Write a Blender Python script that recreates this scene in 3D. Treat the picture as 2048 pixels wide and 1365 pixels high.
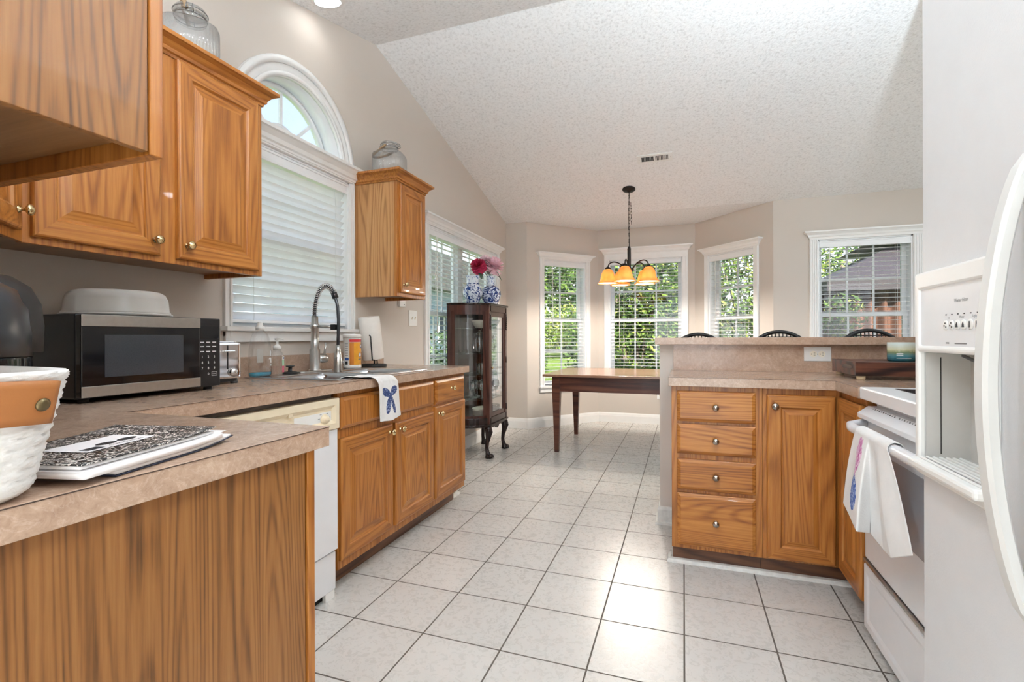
import bpy, bmesh, math, random
from mathutils import Vector, Matrix, noise as mnoise
random.seed(7)
for o in list(bpy.data.objects):
    bpy.data.objects.remove(o, do_unlink=True)
SC = bpy.context.scene
COL = SC.collection
PI = math.pi
R = math.radians

# ------------------------------------------------------------------ camera
cam_d = bpy.data.cameras.new('camera')
cam = bpy.data.objects.new('camera', cam_d)
COL.objects.link(cam)
cam_d.sensor_width = 36.0
cam_d.lens = 975.4325 / 2048 * 36.0
cam_d.shift_y = -6.8 / 2048
cam_d.clip_start = 0.02
cam_d.clip_end = 200
cam.matrix_world = (Matrix.Translation((0, 0, 1.097)) @ Matrix.Rotation(R(19.367), 4, 'Z')
                    @ Matrix.Rotation(R(90), 4, 'X') @ Matrix.Rotation(R(-0.195), 4, 'Z'))
SC.camera = cam

# ------------------------------------------------------------------ view / world / sun
SC.view_settings.view_transform = 'Standard'
SC.view_settings.look = 'None'
SC.view_settings.exposure = 1.17
SC.view_settings.gamma = 1.0
SC.view_settings.use_curve_mapping = False
SC.cycles.max_bounces = 10
SC.cycles.diffuse_bounces = 6
SC.cycles.transparent_max_bounces = 24
SC.cycles.sample_clamp_indirect = 6.0
SC.cycles.caustics_reflective = False
SC.cycles.caustics_refractive = False

W = bpy.data.worlds.new('sky')
SC.world = W
W.use_nodes = True
nt = W.node_tree
nt.nodes.clear()
w_out = nt.nodes.new('ShaderNodeOutputWorld')
w_bg = nt.nodes.new('ShaderNodeBackground')
w_tc = nt.nodes.new('ShaderNodeTexCoord')
w_sep = nt.nodes.new('ShaderNodeSeparateXYZ')
w_ramp = nt.nodes.new('ShaderNodeValToRGB')
w_cr = w_ramp.color_ramp
while len(w_cr.elements) < 4:
    w_cr.elements.new(0.5)
for w_e, (w_p, w_c) in zip(w_cr.elements, ((0.0, (1.0, 1.0, 1.0, 1)), (0.16, (0.62, 0.70, 0.82, 1)), (0.34, (0.26, 0.32, 0.44, 1)), (1.0, (0.22, 0.30, 0.48, 1)))):
    w_e.position = w_p
    w_e.color = w_c
w_noi = nt.nodes.new('ShaderNodeTexNoise')
w_noi.inputs['Scale'].default_value = 2.2
w_noi.inputs['Detail'].default_value = 5
w_nr = nt.nodes.new('ShaderNodeValToRGB')
w_nr.color_ramp.elements[0].position = 0.50
w_nr.color_ramp.elements[1].position = 0.72
w_mix = nt.nodes.new('ShaderNodeMixRGB')
w_mix.inputs[2].default_value = (0.40, 0.43, 0.48, 1)
nt.links.new(w_tc.outputs['Generated'], w_sep.inputs[0])
nt.links.new(w_sep.outputs[2], w_ramp.inputs[0])
nt.links.new(w_tc.outputs['Generated'], w_noi.inputs['Vector'])
nt.links.new(w_noi.outputs['Fac'], w_nr.inputs[0])
nt.links.new(w_nr.outputs[0], w_mix.inputs[0])
nt.links.new(w_ramp.outputs[0], w_mix.inputs[1])
nt.links.new(w_mix.outputs[0], w_bg.inputs[0])
w_bg.inputs[1].default_value = 1.6
nt.links.new(w_bg.outputs[0], w_out.inputs[0])

sun_d = bpy.data.lights.new('sun', 'SUN')
sun_d.energy = 8.0
sun_d.angle = R(1.5)
sun_d.color = (1.0, 0.96, 0.90)
sun = bpy.data.objects.new('sun', sun_d)
COL.objects.link(sun)
sun.location = (2, -10, 9)
sun.rotation_euler = Vector((-0.15, 0.78, -0.60)).to_track_quat('-Z', 'Y').to_euler()

# recessed ceiling lights: the first is seen, the others are added fill (fittings further down)
LAMP_SPOTS = [(-1.869, 2.23, 2.985, 0.2), (-0.40, 0.70, 2.58, 5), (-1.1, -1.2, 2.47, 8), (0.55, -1.2, 2.47, 8), (2.4, 1.6, 2.8, 9), (2.4, 4.2, 2.83, 4)]
def area(name, loc, direction, sx, sy, energy, color=(1, 1, 1)):
    d = bpy.data.lights.new(name, 'AREA')
    d.shape = 'RECTANGLE'
    d.size, d.size_y, d.energy, d.color = sx, sy, energy, color
    o = bpy.data.objects.new(name, d)
    COL.objects.link(o)
    o.location = loc
    o.rotation_euler = Vector(direction).to_track_quat('-Z', 'Y').to_euler()
    return o
# unseen fill lamps added behind and beside the camera to brighten the room
FILL_COL = (0.70, 0.86, 1.0)
area('rear_fill', (0.3, -3.5, 1.25), (0, 1, 0.05), 3.0, 2.1, 16, FILL_COL)
area('rear_low_fill', (0.1, -2.1, 0.12), (0, 0.3, 1), 2.0, 2.2, 12, FILL_COL)
area('dining_low_fill', (3.1, 1.0, 0.12), (-0.25, 0.15, 1), 2.2, 3.4, 5, FILL_COL)
area('dining_fill', (4.5, 1.0, 1.25), (-1, -0.02, 0.05), 4.2, 2.1, 14, FILL_COL)
FILL_STRIP_W = 44  # strength of the added fill strip above the stove

# ------------------------------------------------------------------ helpers
def S(r, g, b):
    f = lambda c: (c / 255) / 12.92 if c / 255 <= 0.04045 else ((c / 255 + 0.055) / 1.055) ** 2.4
    return (f(r), f(g), f(b), 1.0)

MATS = {}
def mat_base(name):
    m = bpy.data.materials.new(name)
    m.use_nodes = True
    n = m.node_tree
    n.nodes.clear()
    out = n.nodes.new('ShaderNodeOutputMaterial')
    MATS[name] = m
    return m, n, out

def N(n, t, **kw):
    nd = n.nodes.new('ShaderNode' + t)
    for k, v in kw.items():
        setattr(nd, k, v)
    return nd

def ramp(n, stops, src=None, interp='LINEAR'):
    r = N(n, 'ValToRGB')
    cr = r.color_ramp
    cr.interpolation = interp
    while len(cr.elements) < len(stops):
        cr.elements.new(0.5)
    for e, (p, c) in zip(cr.elements, stops):
        e.position = p
        e.color = c if len(c) == 4 else (*c, 1)
    if src is not None:
        n.links.new(src, r.inputs[0])
    return r

def coords(n, scale=(1, 1, 1), loc=(0, 0, 0), out='Object'):
    tc = N(n, 'TexCoord')
    mp = N(n, 'Mapping')
    mp.inputs['Scale'].default_value = scale
    mp.inputs['Location'].default_value = loc
    n.links.new(tc.outputs[out], mp.inputs[0])
    return mp.outputs[0]

def tex_noise(n, vec, scale=5, detail=3, rough=0.55, dist=0.0):
    t = N(n, 'TexNoise')
    t.inputs['Scale'].default_value = scale
    t.inputs['Detail'].default_value = detail
    t.inputs['Roughness'].default_value = rough
    t.inputs['Distortion'].default_value = dist
    if vec is not None:
        n.links.new(vec, t.inputs['Vector'])
    return t.outputs['Fac']

def math_n(n, op, a, b=None, c=None):
    m = N(n, 'Math', operation=op)
    for i, x in enumerate((a, b, c)):
        if x is None:
            continue
        if isinstance(x, (int, float)):
            m.inputs[i].default_value = x
        else:
            n.links.new(x, m.inputs[i])
    return m.outputs[0]

def mixc(n, fac, a, b, mode='MIX'):
    m = N(n, 'MixRGB', blend_type=mode)
    for i, x in ((0, fac), (1, a), (2, b)):
        if isinstance(x, (int, float)):
            m.inputs[i].default_value = x
        elif isinstance(x, tuple):
            m.inputs[i].default_value = x if len(x) == 4 else (*x, 1)
        else:
            n.links.new(x, m.inputs[i])
    return m.outputs[0]

def bsdf(n, out, color=None, rough=0.5, metal=0.0, spec=0.5, coat=0.0):
    p = N(n, 'BsdfPrincipled')
    if color is not None:
        if isinstance(color, tuple):
            p.inputs['Base Color'].default_value = color
        else:
            n.links.new(color, p.inputs['Base Color'])
    if isinstance(rough, (int, float)):
        p.inputs['Roughness'].default_value = rough
    else:
        n.links.new(rough, p.inputs['Roughness'])
    p.inputs['Metallic'].default_value = metal
    p.inputs['Specular IOR Level'].default_value = spec
    p.inputs['Coat Weight'].default_value = coat
    n.links.new(p.outputs[0], out.inputs[0])
    return p

def bump(n, p, h, strength=0.2, dist=0.01):
    b = N(n, 'Bump')
    b.inputs['Strength'].default_value = strength
    b.inputs['Distance'].default_value = dist
    n.links.new(h, b.inputs['Height'])
    n.links.new(b.outputs[0], p.inputs['Normal'])

def plain(name, color, rough=0.5, metal=0.0, spec=0.5, vary=0.06, vscale=18, bmp=0.0, bscale=200, coat=0.0):
    m, n, out = mat_base(name)
    v = coords(n)
    f = tex_noise(n, v, vscale, 3)
    lo = tuple(c * (1 - vary) for c in color[:3]) + (1,)
    hi = tuple(min(1, c * (1 + vary)) for c in color[:3]) + (1,)
    r = ramp(n, [(0.3, lo), (0.7, hi)], f)
    p = bsdf(n, out, r.outputs[0], rough, metal, spec, coat)
    if bmp:
        bump(n, p, tex_noise(n, v, bscale, 2), bmp, 0.002)
    return m

def oak(name, axis, dark, mid, light, waves=60, contrast=0.4, cross=8.0, along=0.5, rough=0.36, streak=0.8):
    """plain-sawn timber: contour bands of a stretched noise (cathedrals) under fine pores and streaks"""
    m, n, out = mat_base(name)
    ax = 'xyz'.index(axis)
    def vec(c, a, loc):
        sc = [c] * 3
        sc[ax] = a
        return coords(n, tuple(sc), loc)
    f = tex_noise(n, vec(cross, along, (3.1, 1.7, 0.4)), 1.0, 1.0, 0.4, 0.15)
    wob = tex_noise(n, vec(40, 3.0, (1, 4, 2)), 1.0, 2, 0.5)
    ph = math_n(n, 'ADD', math_n(n, 'MULTIPLY', f, waves), math_n(n, 'MULTIPLY', wob, 1.6))
    s = math_n(n, 'MULTIPLY_ADD', math_n(n, 'SINE', ph), 0.5, 0.5)
    s = math_n(n, 'SUBTRACT', 1.0, math_n(n, 'POWER', s, 2.2))
    stk = tex_noise(n, vec(70, 1.6, (7, 3, 5)), 1.0, 3, 0.6)
    pore = tex_noise(n, vec(330, 14.0, (2, 9, 1)), 1.0, 2, 0.6)
    big = tex_noise(n, vec(3.0, 0.8, (5, 2, 8)), 1.0, 2)
    t = math_n(n, 'MULTIPLY', s, contrast)
    t = math_n(n, 'MULTIPLY_ADD', stk, streak, t)
    t = math_n(n, 'MULTIPLY_ADD', pore, 0.35, t)
    t = math_n(n, 'MULTIPLY_ADD', big, 0.5, t)
    c0 = (contrast * 0.6 + streak * 0.5 + 0.175 + 0.25)
    t = math_n(n, 'ADD', t, 0.5 - c0)
    r = ramp(n, [(0.10, dark), (0.48, mid), (0.86, light)], t)
    p = bsdf(n, out, r.outputs[0], rough, 0, 0.4, 0.06)
    bump(n, p, pore, 0.06, 0.002)
    return m

def thin_glass(name, tint=(1, 1, 1, 1), gloss=0.12, rough=0.0, edge=0.5):
    m, n, out = mat_base(name)
    tr = N(n, 'BsdfTransparent')
    tr.inputs[0].default_value = tint
    gl = N(n, 'BsdfGlossy')
    gl.inputs['Roughness'].default_value = rough
    lw = N(n, 'LayerWeight')
    lw.inputs[0].default_value = 0.25
    f = math_n(n, 'MULTIPLY_ADD', lw.outputs['Facing'], edge, gloss)
    mx = N(n, 'MixShader')
    n.links.new(f, mx.inputs[0])
    n.links.new(tr.outputs[0], mx.inputs[1])
    n.links.new(gl.outputs[0], mx.inputs[2])
    n.links.new(mx.outputs[0], out.inputs[0])
    return m

def translucent(name, color, fac=0.4, rough=0.5):
    m, n, out = mat_base(name)
    v = coords(n)
    c = ramp(n, [(0.3, tuple(x * 0.96 for x in color[:3]) + (1,)), (0.7, color)], tex_noise(n, v, 12, 2)).outputs[0]
    p = N(n, 'BsdfPrincipled')
    p.inputs['Roughness'].default_value = rough
    n.links.new(c, p.inputs['Base Color'])
    t = N(n, 'BsdfTranslucent')
    n.links.new(c, t.inputs[0])
    mx = N(n, 'MixShader')
    mx.inputs[0].default_value = fac
    n.links.new(p.outputs[0], mx.inputs[1])
    n.links.new(t.outputs[0], mx.inputs[2])
    n.links.new(mx.outputs[0], out.inputs[0])
    return m

class MB:
    def __init__(s):
        s.v = []; s.f = []; s.m = []; s.s = []
    def add(s, verts, faces, mi=0, smooth=False):
        b = len(s.v)
        s.v.extend(Vector(x) for x in verts)
        for q in faces:
            s.f.append(tuple(i + b for i in q)); s.m.append(mi); s.s.append(smooth)
        return s
    def box(s, x0, x1, y0, y1, z0, z1, mi=0):
        v = [(x, y, z) for z in (z0, z1) for y in (y0, y1) for x in (x0, x1)]
        return s.add(v, [(0, 2, 3, 1), (4, 5, 7, 6), (0, 1, 5, 4), (2, 6, 7, 3), (0, 4, 6, 2), (1, 3, 7, 5)], mi)
    def obox(s, O, U, V, Nn, w, h, d, mi=0):
        O, U, V, Nn = Vector(O), Vector(U), Vector(V), Vector(Nn)
        v = [O + U * a + V * b + Nn * c for c in (0, d) for b in (0, h) for a in (0, w)]
        return s.add(v, [(0, 2, 3, 1), (4, 5, 7, 6), (0, 1, 5, 4), (2, 6, 7, 3), (0, 4, 6, 2), (1, 3, 7, 5)], mi)
    def grid(s, fn, nu, nv, mi=0, smooth=True, mask=None, closeu=False):
        b = len(s.v)
        mu = nu if closeu else nu + 1
        for j in range(nv + 1):
            for i in range(mu):
                s.v.append(Vector(fn(i / nu, j / nv)))
        for j in range(nv):
            for i in range(nu):
                a = b + j * mu + i; c = b + j * mu + (i + 1) % mu
                s.f.append((a, c, c + mu, a + mu))
                k = mask((i + .5) / nu, (j + .5) / nv) if mask else mi
                s.m.append(k); s.s.append(smooth)
        return s
    def lathe(s, prof, c=(0, 0, 0), seg=28, mi=0, smooth=True, M=None, caps=True, rfun=None):
        c = Vector(c)
        b = len(s.v)
        for (r, z) in prof:
            for i in range(seg):
                a = 2 * PI * i / seg
                rr = r * (rfun(a, z) if rfun else 1)
                p = Vector((rr * math.cos(a), rr * math.sin(a), z))
                if M is not None:
                    p = M @ p
                s.v.append(c + p)
        for j in range(len(prof) - 1):
            for i in range(seg):
                a = b + j * seg + i; d = b + j * seg + (i + 1) % seg
                s.f.append((a, d, d + seg, a + seg)); s.m.append(mi); s.s.append(smooth)
        if caps:
            if prof[0][0] > 1e-6:
                s.f.append(tuple(b + i for i in reversed(range(seg)))); s.m.append(mi); s.s.append(False)
            if prof[-1][0] > 1e-6:
                k = b + (len(prof) - 1) * seg
                s.f.append(tuple(k + i for i in range(seg))); s.m.append(mi); s.s.append(False)
        return s
    def tube(s, pts, r, seg=8, mi=0, closed=False, flat=1.0, smooth=True):
        pts = [Vector(p) for p in pts]
        n = len(pts)
        rs = r if isinstance(r, (list, tuple)) else [r] * n
        b = len(s.v)
        up = None
        for k in range(n):
            if closed:
                t = pts[(k + 1) % n] - pts[k - 1]
            else:
                t = pts[min(k + 1, n - 1)] - pts[max(k - 1, 0)]
            t.normalize()
            if up is None:
                up = Vector((0, 0, 1)) if abs(t.z) < 0.9 else Vector((1, 0, 0))
            up = (up - t * up.dot(t))
            if up.length < 1e-6:
                up = t.orthogonal()
            up.normalize()
            sd = t.cross(up)
            for i in range(seg):
                a = 2 * PI * i / seg
                s.v.append(pts[k] + (up * math.cos(a) * flat + sd * math.sin(a)) * rs[k])
        m = n if closed else n - 1
        for k in range(m):
            for i in range(seg):
                a = b + k * seg + i; c = b + k * seg + (i + 1) % seg
                d = b + ((k + 1) % n) * seg + (i + 1) % seg; e = b + ((k + 1) % n) * seg + i
                s.f.append((a, c, d, e)); s.m.append(mi); s.s.append(smooth)
        if not closed:
            s.f.append(tuple(b + i for i in reversed(range(seg)))); s.m.append(mi); s.s.append(False)
            k = b + (n - 1) * seg
            s.f.append(tuple(k + i for i in range(seg))); s.m.append(mi); s.s.append(False)
        return s
    def prism(s, poly, z0, z1, mi=0, axis='z', top_mi=None):
        n = len(poly)
        def P(a, b, c):
            return (a, b, c) if axis == 'z' else ((a, c, b) if axis == 'y' else (c, a, b))
        v = [P(a, b, z0) for a, b in poly] + [P(a, b, z1) for a, b in poly]
        b = len(s.v)
        s.add(v, [tuple(reversed(range(n)))], mi)
        s.f.append(tuple(b + n + i for i in range(n))); s.m.append(mi if top_mi is None else top_mi); s.s.append(False)
        for i in range(n):
            s.f.append((b + i, b + (i + 1) % n, b + n + (i + 1) % n, b + n + i)); s.m.append(mi); s.s.append(False)
        return s
    def sweep(s, path, prof, z0, side=1, mi=0, closed=False, smooth=False):
        """mould a profile (out, up) along a plan polyline; side=+1 pushes to the right of travel"""
        P = [Vector((a, b)) for a, b in path]
        n = len(P); k = len(prof); b = len(s.v)
        for i in range(n):
            ds = []
            if closed or i > 0:
                ds.append((P[i] - P[i - 1]).normalized())
            if closed or i < n - 1:
                ds.append((P[(i + 1) % n] - P[i]).normalized())
            ns = [Vector((d.y, -d.x)) * side for d in ds]
            mt = sum(ns, Vector((0, 0)))
            mt.normalize()
            mt = mt / max(0.3, mt.dot(ns[0]))
            for (o, u) in prof:
                q = P[i] + mt * o
                s.v.append(Vector((q.x, q.y, z0 + u)))
        m = n if closed else n - 1
        for i in range(m):
            for j in range(k):
                a = b + i * k + j; c = b + i * k + (j + 1) % k
                d = b + ((i + 1) % n) * k + (j + 1) % k; e = b + ((i + 1) % n) * k + j
                s.f.append((a, c, d, e)); s.m.append(mi); s.s.append(smooth)
        if not closed:
            s.f.append(tuple(b + j for j in reversed(range(k)))); s.m.append(mi); s.s.append(False)
            s.f.append(tuple(b + (n - 1) * k + j for j in range(k))); s.m.append(mi); s.s.append(False)
        return s
    def cells(s, xs, ys, fill, z0, z1, mi=0, Pm=lambda a, b, c: (a, b, c)):
        """a slab made of the filled cells of a grid, with side faces only on the rim"""
        nx, ny = len(xs) - 1, len(ys) - 1
        F = lambda i, j: 0 <= i < nx and 0 <= j < ny and fill(i, j)
        for i in range(nx):
            for j in range(ny):
                if not F(i, j):
                    continue
                x0, x1, y0, y1 = xs[i], xs[i + 1], ys[j], ys[j + 1]
                q = [(x0, y0), (x1, y0), (x1, y1), (x0, y1)]
                s.add([Pm(a, b, z1) for a, b in q], [(0, 1, 2, 3)], mi)
                s.add([Pm(a, b, z0) for a, b in q], [(3, 2, 1, 0)], mi)
                for di, dj, a, b in ((0, -1, 0, 1), (1, 0, 1, 2), (0, 1, 2, 3), (-1, 0, 3, 0)):
                    if not F(i + di, j + dj):
                        s.add([Pm(*q[a], z0), Pm(*q[b], z0), Pm(*q[b], z1), Pm(*q[a], z1)], [(0, 1, 2, 3)], mi)
        return s
    def build(s, name, mats, parent=None, origin=None, bevel=0.0, subsurf=0, recalc=True, merge=False):
        if not isinstance(mats, (list, tuple)):
            mats = [mats]
        off = Vector(origin) if origin is not None else (Vector(OFF.get(parent.name, (0, 0, 0))) if parent else Vector((0, 0, 0)))
        me = bpy.data.meshes.new(name)
        me.from_pydata([tuple(v - off) for v in s.v], [], s.f)
        for m in mats:
            me.materials.append(m)
        me.polygons.foreach_set('material_index', s.m)
        me.polygons.foreach_set('use_smooth', s.s)
        if recalc or merge:
            bm = bmesh.new()
            bm.from_mesh(me)
            if merge:
                bmesh.ops.remove_doubles(bm, verts=bm.verts, dist=1e-5)
            bmesh.ops.recalc_face_normals(bm, faces=bm.faces)
            bm.to_mesh(me)
            bm.free()
        me.update()
        o = bpy.data.objects.new(name, me)
        COL.objects.link(o)
        if parent is not None:
            o.parent = parent
            OFF[o.name] = tuple(off)
        else:
            o.location = off
            OFF[o.name] = tuple(off)
        if bevel:
            bv = o.modifiers.new('bevel', 'BEVEL')
            bv.width = bevel
            bv.segments = 2
            bv.limit_method = 'ANGLE'
            bv.angle_limit = R(40)
            bv.harden_normals = False
        if subsurf:
            ss = o.modifiers.new('subsurf', 'SUBSURF')
            ss.levels = subsurf
            ss.render_levels = subsurf
        return o

OFF = {}
def tag(o, label=None, cat=None, group=None, kind=None):
    if label: o['label'] = label
    if cat: o['category'] = cat
    if group: o['group'] = group
    if kind: o['kind'] = kind
    return o

def thing(name, label, cat, loc, rz=0.0, local=False, group=None, kind=None):
    o = bpy.data.objects.new(name, None)
    COL.objects.link(o)
    o.empty_display_size = 0.05
    o.location = loc
    o.rotation_euler = (0, 0, rz)
    OFF[o.name] = (0, 0, 0) if local else tuple(loc)
    return tag(o, label, cat, group, kind)

def copy_tree(o, loc, rz=0.0, label=None, parent=None):
    c = o.copy()
    COL.objects.link(c)
    if parent is None:
        c.location = loc
        c.rotation_euler = (0, 0, rz)
        if label: c['label'] = label
    else:
        c.parent = parent
    for ch in list(o.children):
        copy_tree(ch, None, 0, None, c)
    return c

def struct(o):
    o['kind'] = 'structure'
    return o

def text(name, body, size, mat, parent, O, U, V, Nn, ext=0.0004, align='CENTER'):
    cu = bpy.data.curves.new(name, 'FONT')
    cu.body = body
    cu.size = size
    cu.align_x = align
    cu.align_y = 'CENTER'
    cu.resolution_u = 2
    tmp = bpy.data.objects.new(name, cu)
    COL.objects.link(tmp)
    dg = bpy.context.evaluated_depsgraph_get()
    me = bpy.data.meshes.new_from_object(tmp.evaluated_get(dg))
    bpy.data.objects.remove(tmp, do_unlink=True)
    U, V, Nn, O = Vector(U), Vector(V), Vector(Nn), Vector(O)
    off = Vector(OFF.get(parent.name, (0, 0, 0)))
    for v in me.vertices:
        v.co = O + U * v.co.x + V * v.co.y + Nn * (v.co.z + ext) - off
    me.materials.clear()
    me.materials.append(mat)
    o = bpy.data.objects.new(name, me)
    COL.objects.link(o)
    o.parent = parent
    OFF[o.name] = tuple(off)
    return o

def rings(mb, O, U, V, Nn, w, h, ring, mis=(0, 1), cap=0):
    """concentric rectangular rings (inset, depth): the front of a raised-panel door or a drawer front"""
    O, U, V, Nn = Vector(O), Vector(U), Vector(V), Vector(Nn)
    b = len(mb.v)
    for (i, d) in ring:
        for (a, c) in ((i, i), (w - i, i), (w - i, h - i), (i, h - i)):
            mb.v.append(O + U * a + V * c + Nn * d)
    for k in range(len(ring) - 1):
        for e in range(4):
            a = b + 4 * k + e; c = b + 4 * k + (e + 1) % 4
            mb.f.append((a, c, c + 4, a + 4)); mb.m.append(mis[1] if e in (0, 2) else mis[0]); mb.s.append(False)
    k = b + 4 * (len(ring) - 1)
    mb.f.append((k, k + 1, k + 2, k + 3)); mb.m.append(cap); mb.s.append(False)
    mb.f.append((b + 3, b + 2, b + 1, b)); mb.m.append(cap); mb.s.append(False)

DOOR = [(0, 0), (0, .013), (.003, .017), (.008, .019), (.052, .019), (.056, .013), (.060, .0105), (.066, .0105), (.092, .017), (.094, .018)]
DRAWER = [(0, 0), (0, .012), (.004, .015), (.007, .016), (.016, .020)]
DOOR_S = [(0, 0), (0, .013), (.003, .017), (.008, .019), (.054, .019), (.058, .013), (.062, .0105), (.066, .0105), (.084, .017), (.086, .018)]

def knob(parent, P, Nn, mat, r=0.0155):
    Nn = Vector(Nn).normalized()
    M = Nn.to_track_quat('Z', 'Y').to_matrix()
    mb = MB().lathe([(.010, 0), (.010, .003), (.005, .005), (.0045, .014), (.009, .017), (r, .022), (r * 1.02, .026), (r * .8, .031), (r * .55, .032), (r * .5, .0335), (.0001, .0345)], P, 20, 0, True, M)
    return mb.build('knob', mat, parent)
# ------------------------------------------------------------------ materials
OD, OM, OL = S(108, 58, 18), S(158, 97, 39), S(188, 127, 62)
OAK_Z = oak('oak_vertical', 'z', OD, OM, OL, 130, 0.26)
OAK_X = oak('oak_across_x', 'x', OD, OM, OL, 130, 0.26)
OAK_Y = oak('oak_across_y', 'y', OD, OM, OL, 130, 0.26)
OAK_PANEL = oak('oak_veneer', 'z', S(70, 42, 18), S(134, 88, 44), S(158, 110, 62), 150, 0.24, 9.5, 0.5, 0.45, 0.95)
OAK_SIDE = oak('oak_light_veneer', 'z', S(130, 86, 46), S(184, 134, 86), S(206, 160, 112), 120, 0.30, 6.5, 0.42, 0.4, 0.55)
OAK_UNDER = oak('oak_underside', 'x', S(104, 72, 44), S(134, 94, 58), S(152, 112, 74), 20, 0.2)
OAK_SHADEX = oak('toe_kick_shaded_x', 'x', S(60, 36, 22), S(98, 62, 40), S(120, 80, 52), 60, 0.4)  # toe kick oak darkened; recess shade is put into both colours
OAK_SHADEY = oak('toe_kick_shaded_y', 'y', S(60, 36, 22), S(98, 62, 40), S(120, 80, 52), 60, 0.4)
MAHOG = oak('mahogany', 'z', S(34, 18, 14), S(66, 36, 29), S(92, 55, 44), 40, 0.3, rough=0.25)
MAHOG_DARK = oak('dark_mahogany', 'z', S(18, 11, 10), S(36, 22, 19), S(52, 34, 29), 40, 0.25, rough=0.2)
TABLE_W = oak('table_wood', 'x', S(48, 24, 17), S(84, 46, 34), S(112, 68, 50), 40, 0.35, rough=0.35)
TABLE_TOP = oak('table_top_wood', 'x', S(92, 64, 50), S(146, 110, 88), S(178, 142, 118), 40, 0.35, rough=0.2)
WALNUT = oak('walnut_block', 'x', S(24, 13, 11), S(58, 31, 24), S(104, 62, 46), 26, 0.6, 10, 2.0, 0.3)

def wall_paint(name, c):
    m, n, out = mat_base(name)
    v = coords(n)
    f = tex_noise(n, v, 1.3, 3)
    r = ramp(n, [(0.3, tuple(x * 0.97 for x in c[:3]) + (1,)), (0.7, c)], f)
    p = bsdf(n, out, r.outputs[0], 0.62, 0, 0.3)
    bump(n, p, tex_noise(n, v, 160, 3), 0.12, 0.002)
    return m
WALL = wall_paint('greige_wall_paint', S(208, 199, 190))

def popcorn():
    m, n, out = mat_base('popcorn_ceiling')
    v = coords(n)
    vo = N(n, 'TexVoronoi')
    vo.inputs['Scale'].default_value = 75
    n.links.new(v, vo.inputs['Vector'])
    f = tex_noise(n, v, 55, 4, 0.7)
    h = math_n(n, 'ADD', math_n(n, 'MULTIPLY', vo.outputs['Distance'], -0.6), f)
    r = ramp(n, [(0.28, S(214, 214, 214)), (0.48, S(240, 241, 242)), (0.7, S(246, 247, 248))], f)
    p = bsdf(n, out, r.outputs[0], 0.9, 0, 0.1)
    bump(n, p, h, 0.32, 0.010)
    return m
CEIL = popcorn()
TRIM = plain('white_trim_paint', S(240, 240, 239), 0.35, vary=0.015, bmp=0.03, bscale=60)
SHOE = plain('worn_white_shoe_moulding', S(222, 220, 214), 0.4, vary=0.12, vscale=30)
VINYL = plain('white_vinyl_sash', S(240, 242, 244), 0.35, vary=0.01)
SLAT = translucent('white_blind_slat', S(250, 250, 250), 0.6, 0.4)
CORD = plain('white_blind_cord', S(236, 236, 232), 0.7, vary=0.03)
GLASS = thin_glass('window_glass', (0.97, 0.985, 0.98, 1), 0.03, 0.0, 0.35)

def floor_tile():
    m, n, out = mat_base('beige_floor_tile')
    T = 0.3048
    tc = N(n, 'TexCoord')
    mp = N(n, 'Mapping')
    mp.inputs['Location'].default_value = (1.2198 + 20 * T, -1.5974 + 40 * T, 0)
    n.links.new(tc.outputs['Object'], mp.inputs[0])
    br = N(n, 'TexBrick')
    br.offset = 0.0
    br.squash = 1.0
    br.inputs['Scale'].default_value = 1.0
    br.inputs['Mortar Size'].default_value = 0.0032
    br.inputs['Mortar Smooth'].default_value = 0.15
    br.inputs['Bias'].default_value = 0.0
    br.inputs['Brick Width'].default_value = T
    br.inputs['Row Height'].default_value = T
    br.inputs['Color1'].default_value = S(205, 202, 198)
    br.inputs['Color2'].default_value = S(211, 208, 204)
    br.inputs['Mortar'].default_value = S(84, 76, 68)
    n.links.new(mp.outputs[0], br.inputs['Vector'])
    f1 = tex_noise(n, coords(n), 5.5, 5, 0.6, 0.8)
    c1 = ramp(n, [(0.3, (0.965, 0.96, 0.95, 1)), (0.55, (1, 1, 0.99, 1)), (0.8, (1, 1, 1, 1))], f1).outputs[0]
    c2 = mixc(n, 0.75, br.outputs['Color'], c1, 'MULTIPLY')
    col = mixc(n, br.outputs['Fac'], c2, S(84, 76, 68))
    f2 = tex_noise(n, coords(n), 38, 5, 0.65, 1.2)
    rgh = math_n(n, 'MULTIPLY_ADD', br.outputs['Fac'], 0.5, math_n(n, 'MULTIPLY_ADD', f2, 0.25, 0.16))
    p = bsdf(n, out, col, rgh, 0, 0.5)
    h = math_n(n, 'MULTIPLY_ADD', br.outputs['Fac'], -1.2, math_n(n, 'MULTIPLY', f2, 0.5))
    bump(n, p, h, 0.20, 0.004)
    return m
TILE = floor_tile()

def laminate(name, k=1.0):
    m, n, out = mat_base(name)
    v = coords(n)
    f1 = tex_noise(n, v, 7, 6, 0.68, 2.2)
    f2 = tex_noise(n, v, 60, 8, 0.82, 0.8)
    t = math_n(n, 'MULTIPLY_ADD', f2, 0.62, math_n(n, 'MULTIPLY', f1, 0.43))
    s = lambda r, g, b: S(min(255, r * k), min(255, g * k), min(255, b * k))
    r = ramp(n, [(0.30, s(126, 100, 84)), (0.46, s(158, 131, 112)), (0.60, s(174, 148, 128)), (0.80, s(200, 178, 158))], t)
    vein = tex_noise(n, v, 13, 5, 0.6, 3.5)
    ve = ramp(n, [(0.475, (0, 0, 0, 1)), (0.5, (1, 1, 1, 1)), (0.525, (0, 0, 0, 1))], vein)
    c = mixc(n, math_n(n, 'MULTIPLY', ve.outputs[0], 0.16), r.outputs[0], s(222, 204, 190))
    bsdf(n, out, c, 0.20, 0, 0.5)
    return m
LAM = laminate('mottled_laminate', 1.06)
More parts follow.
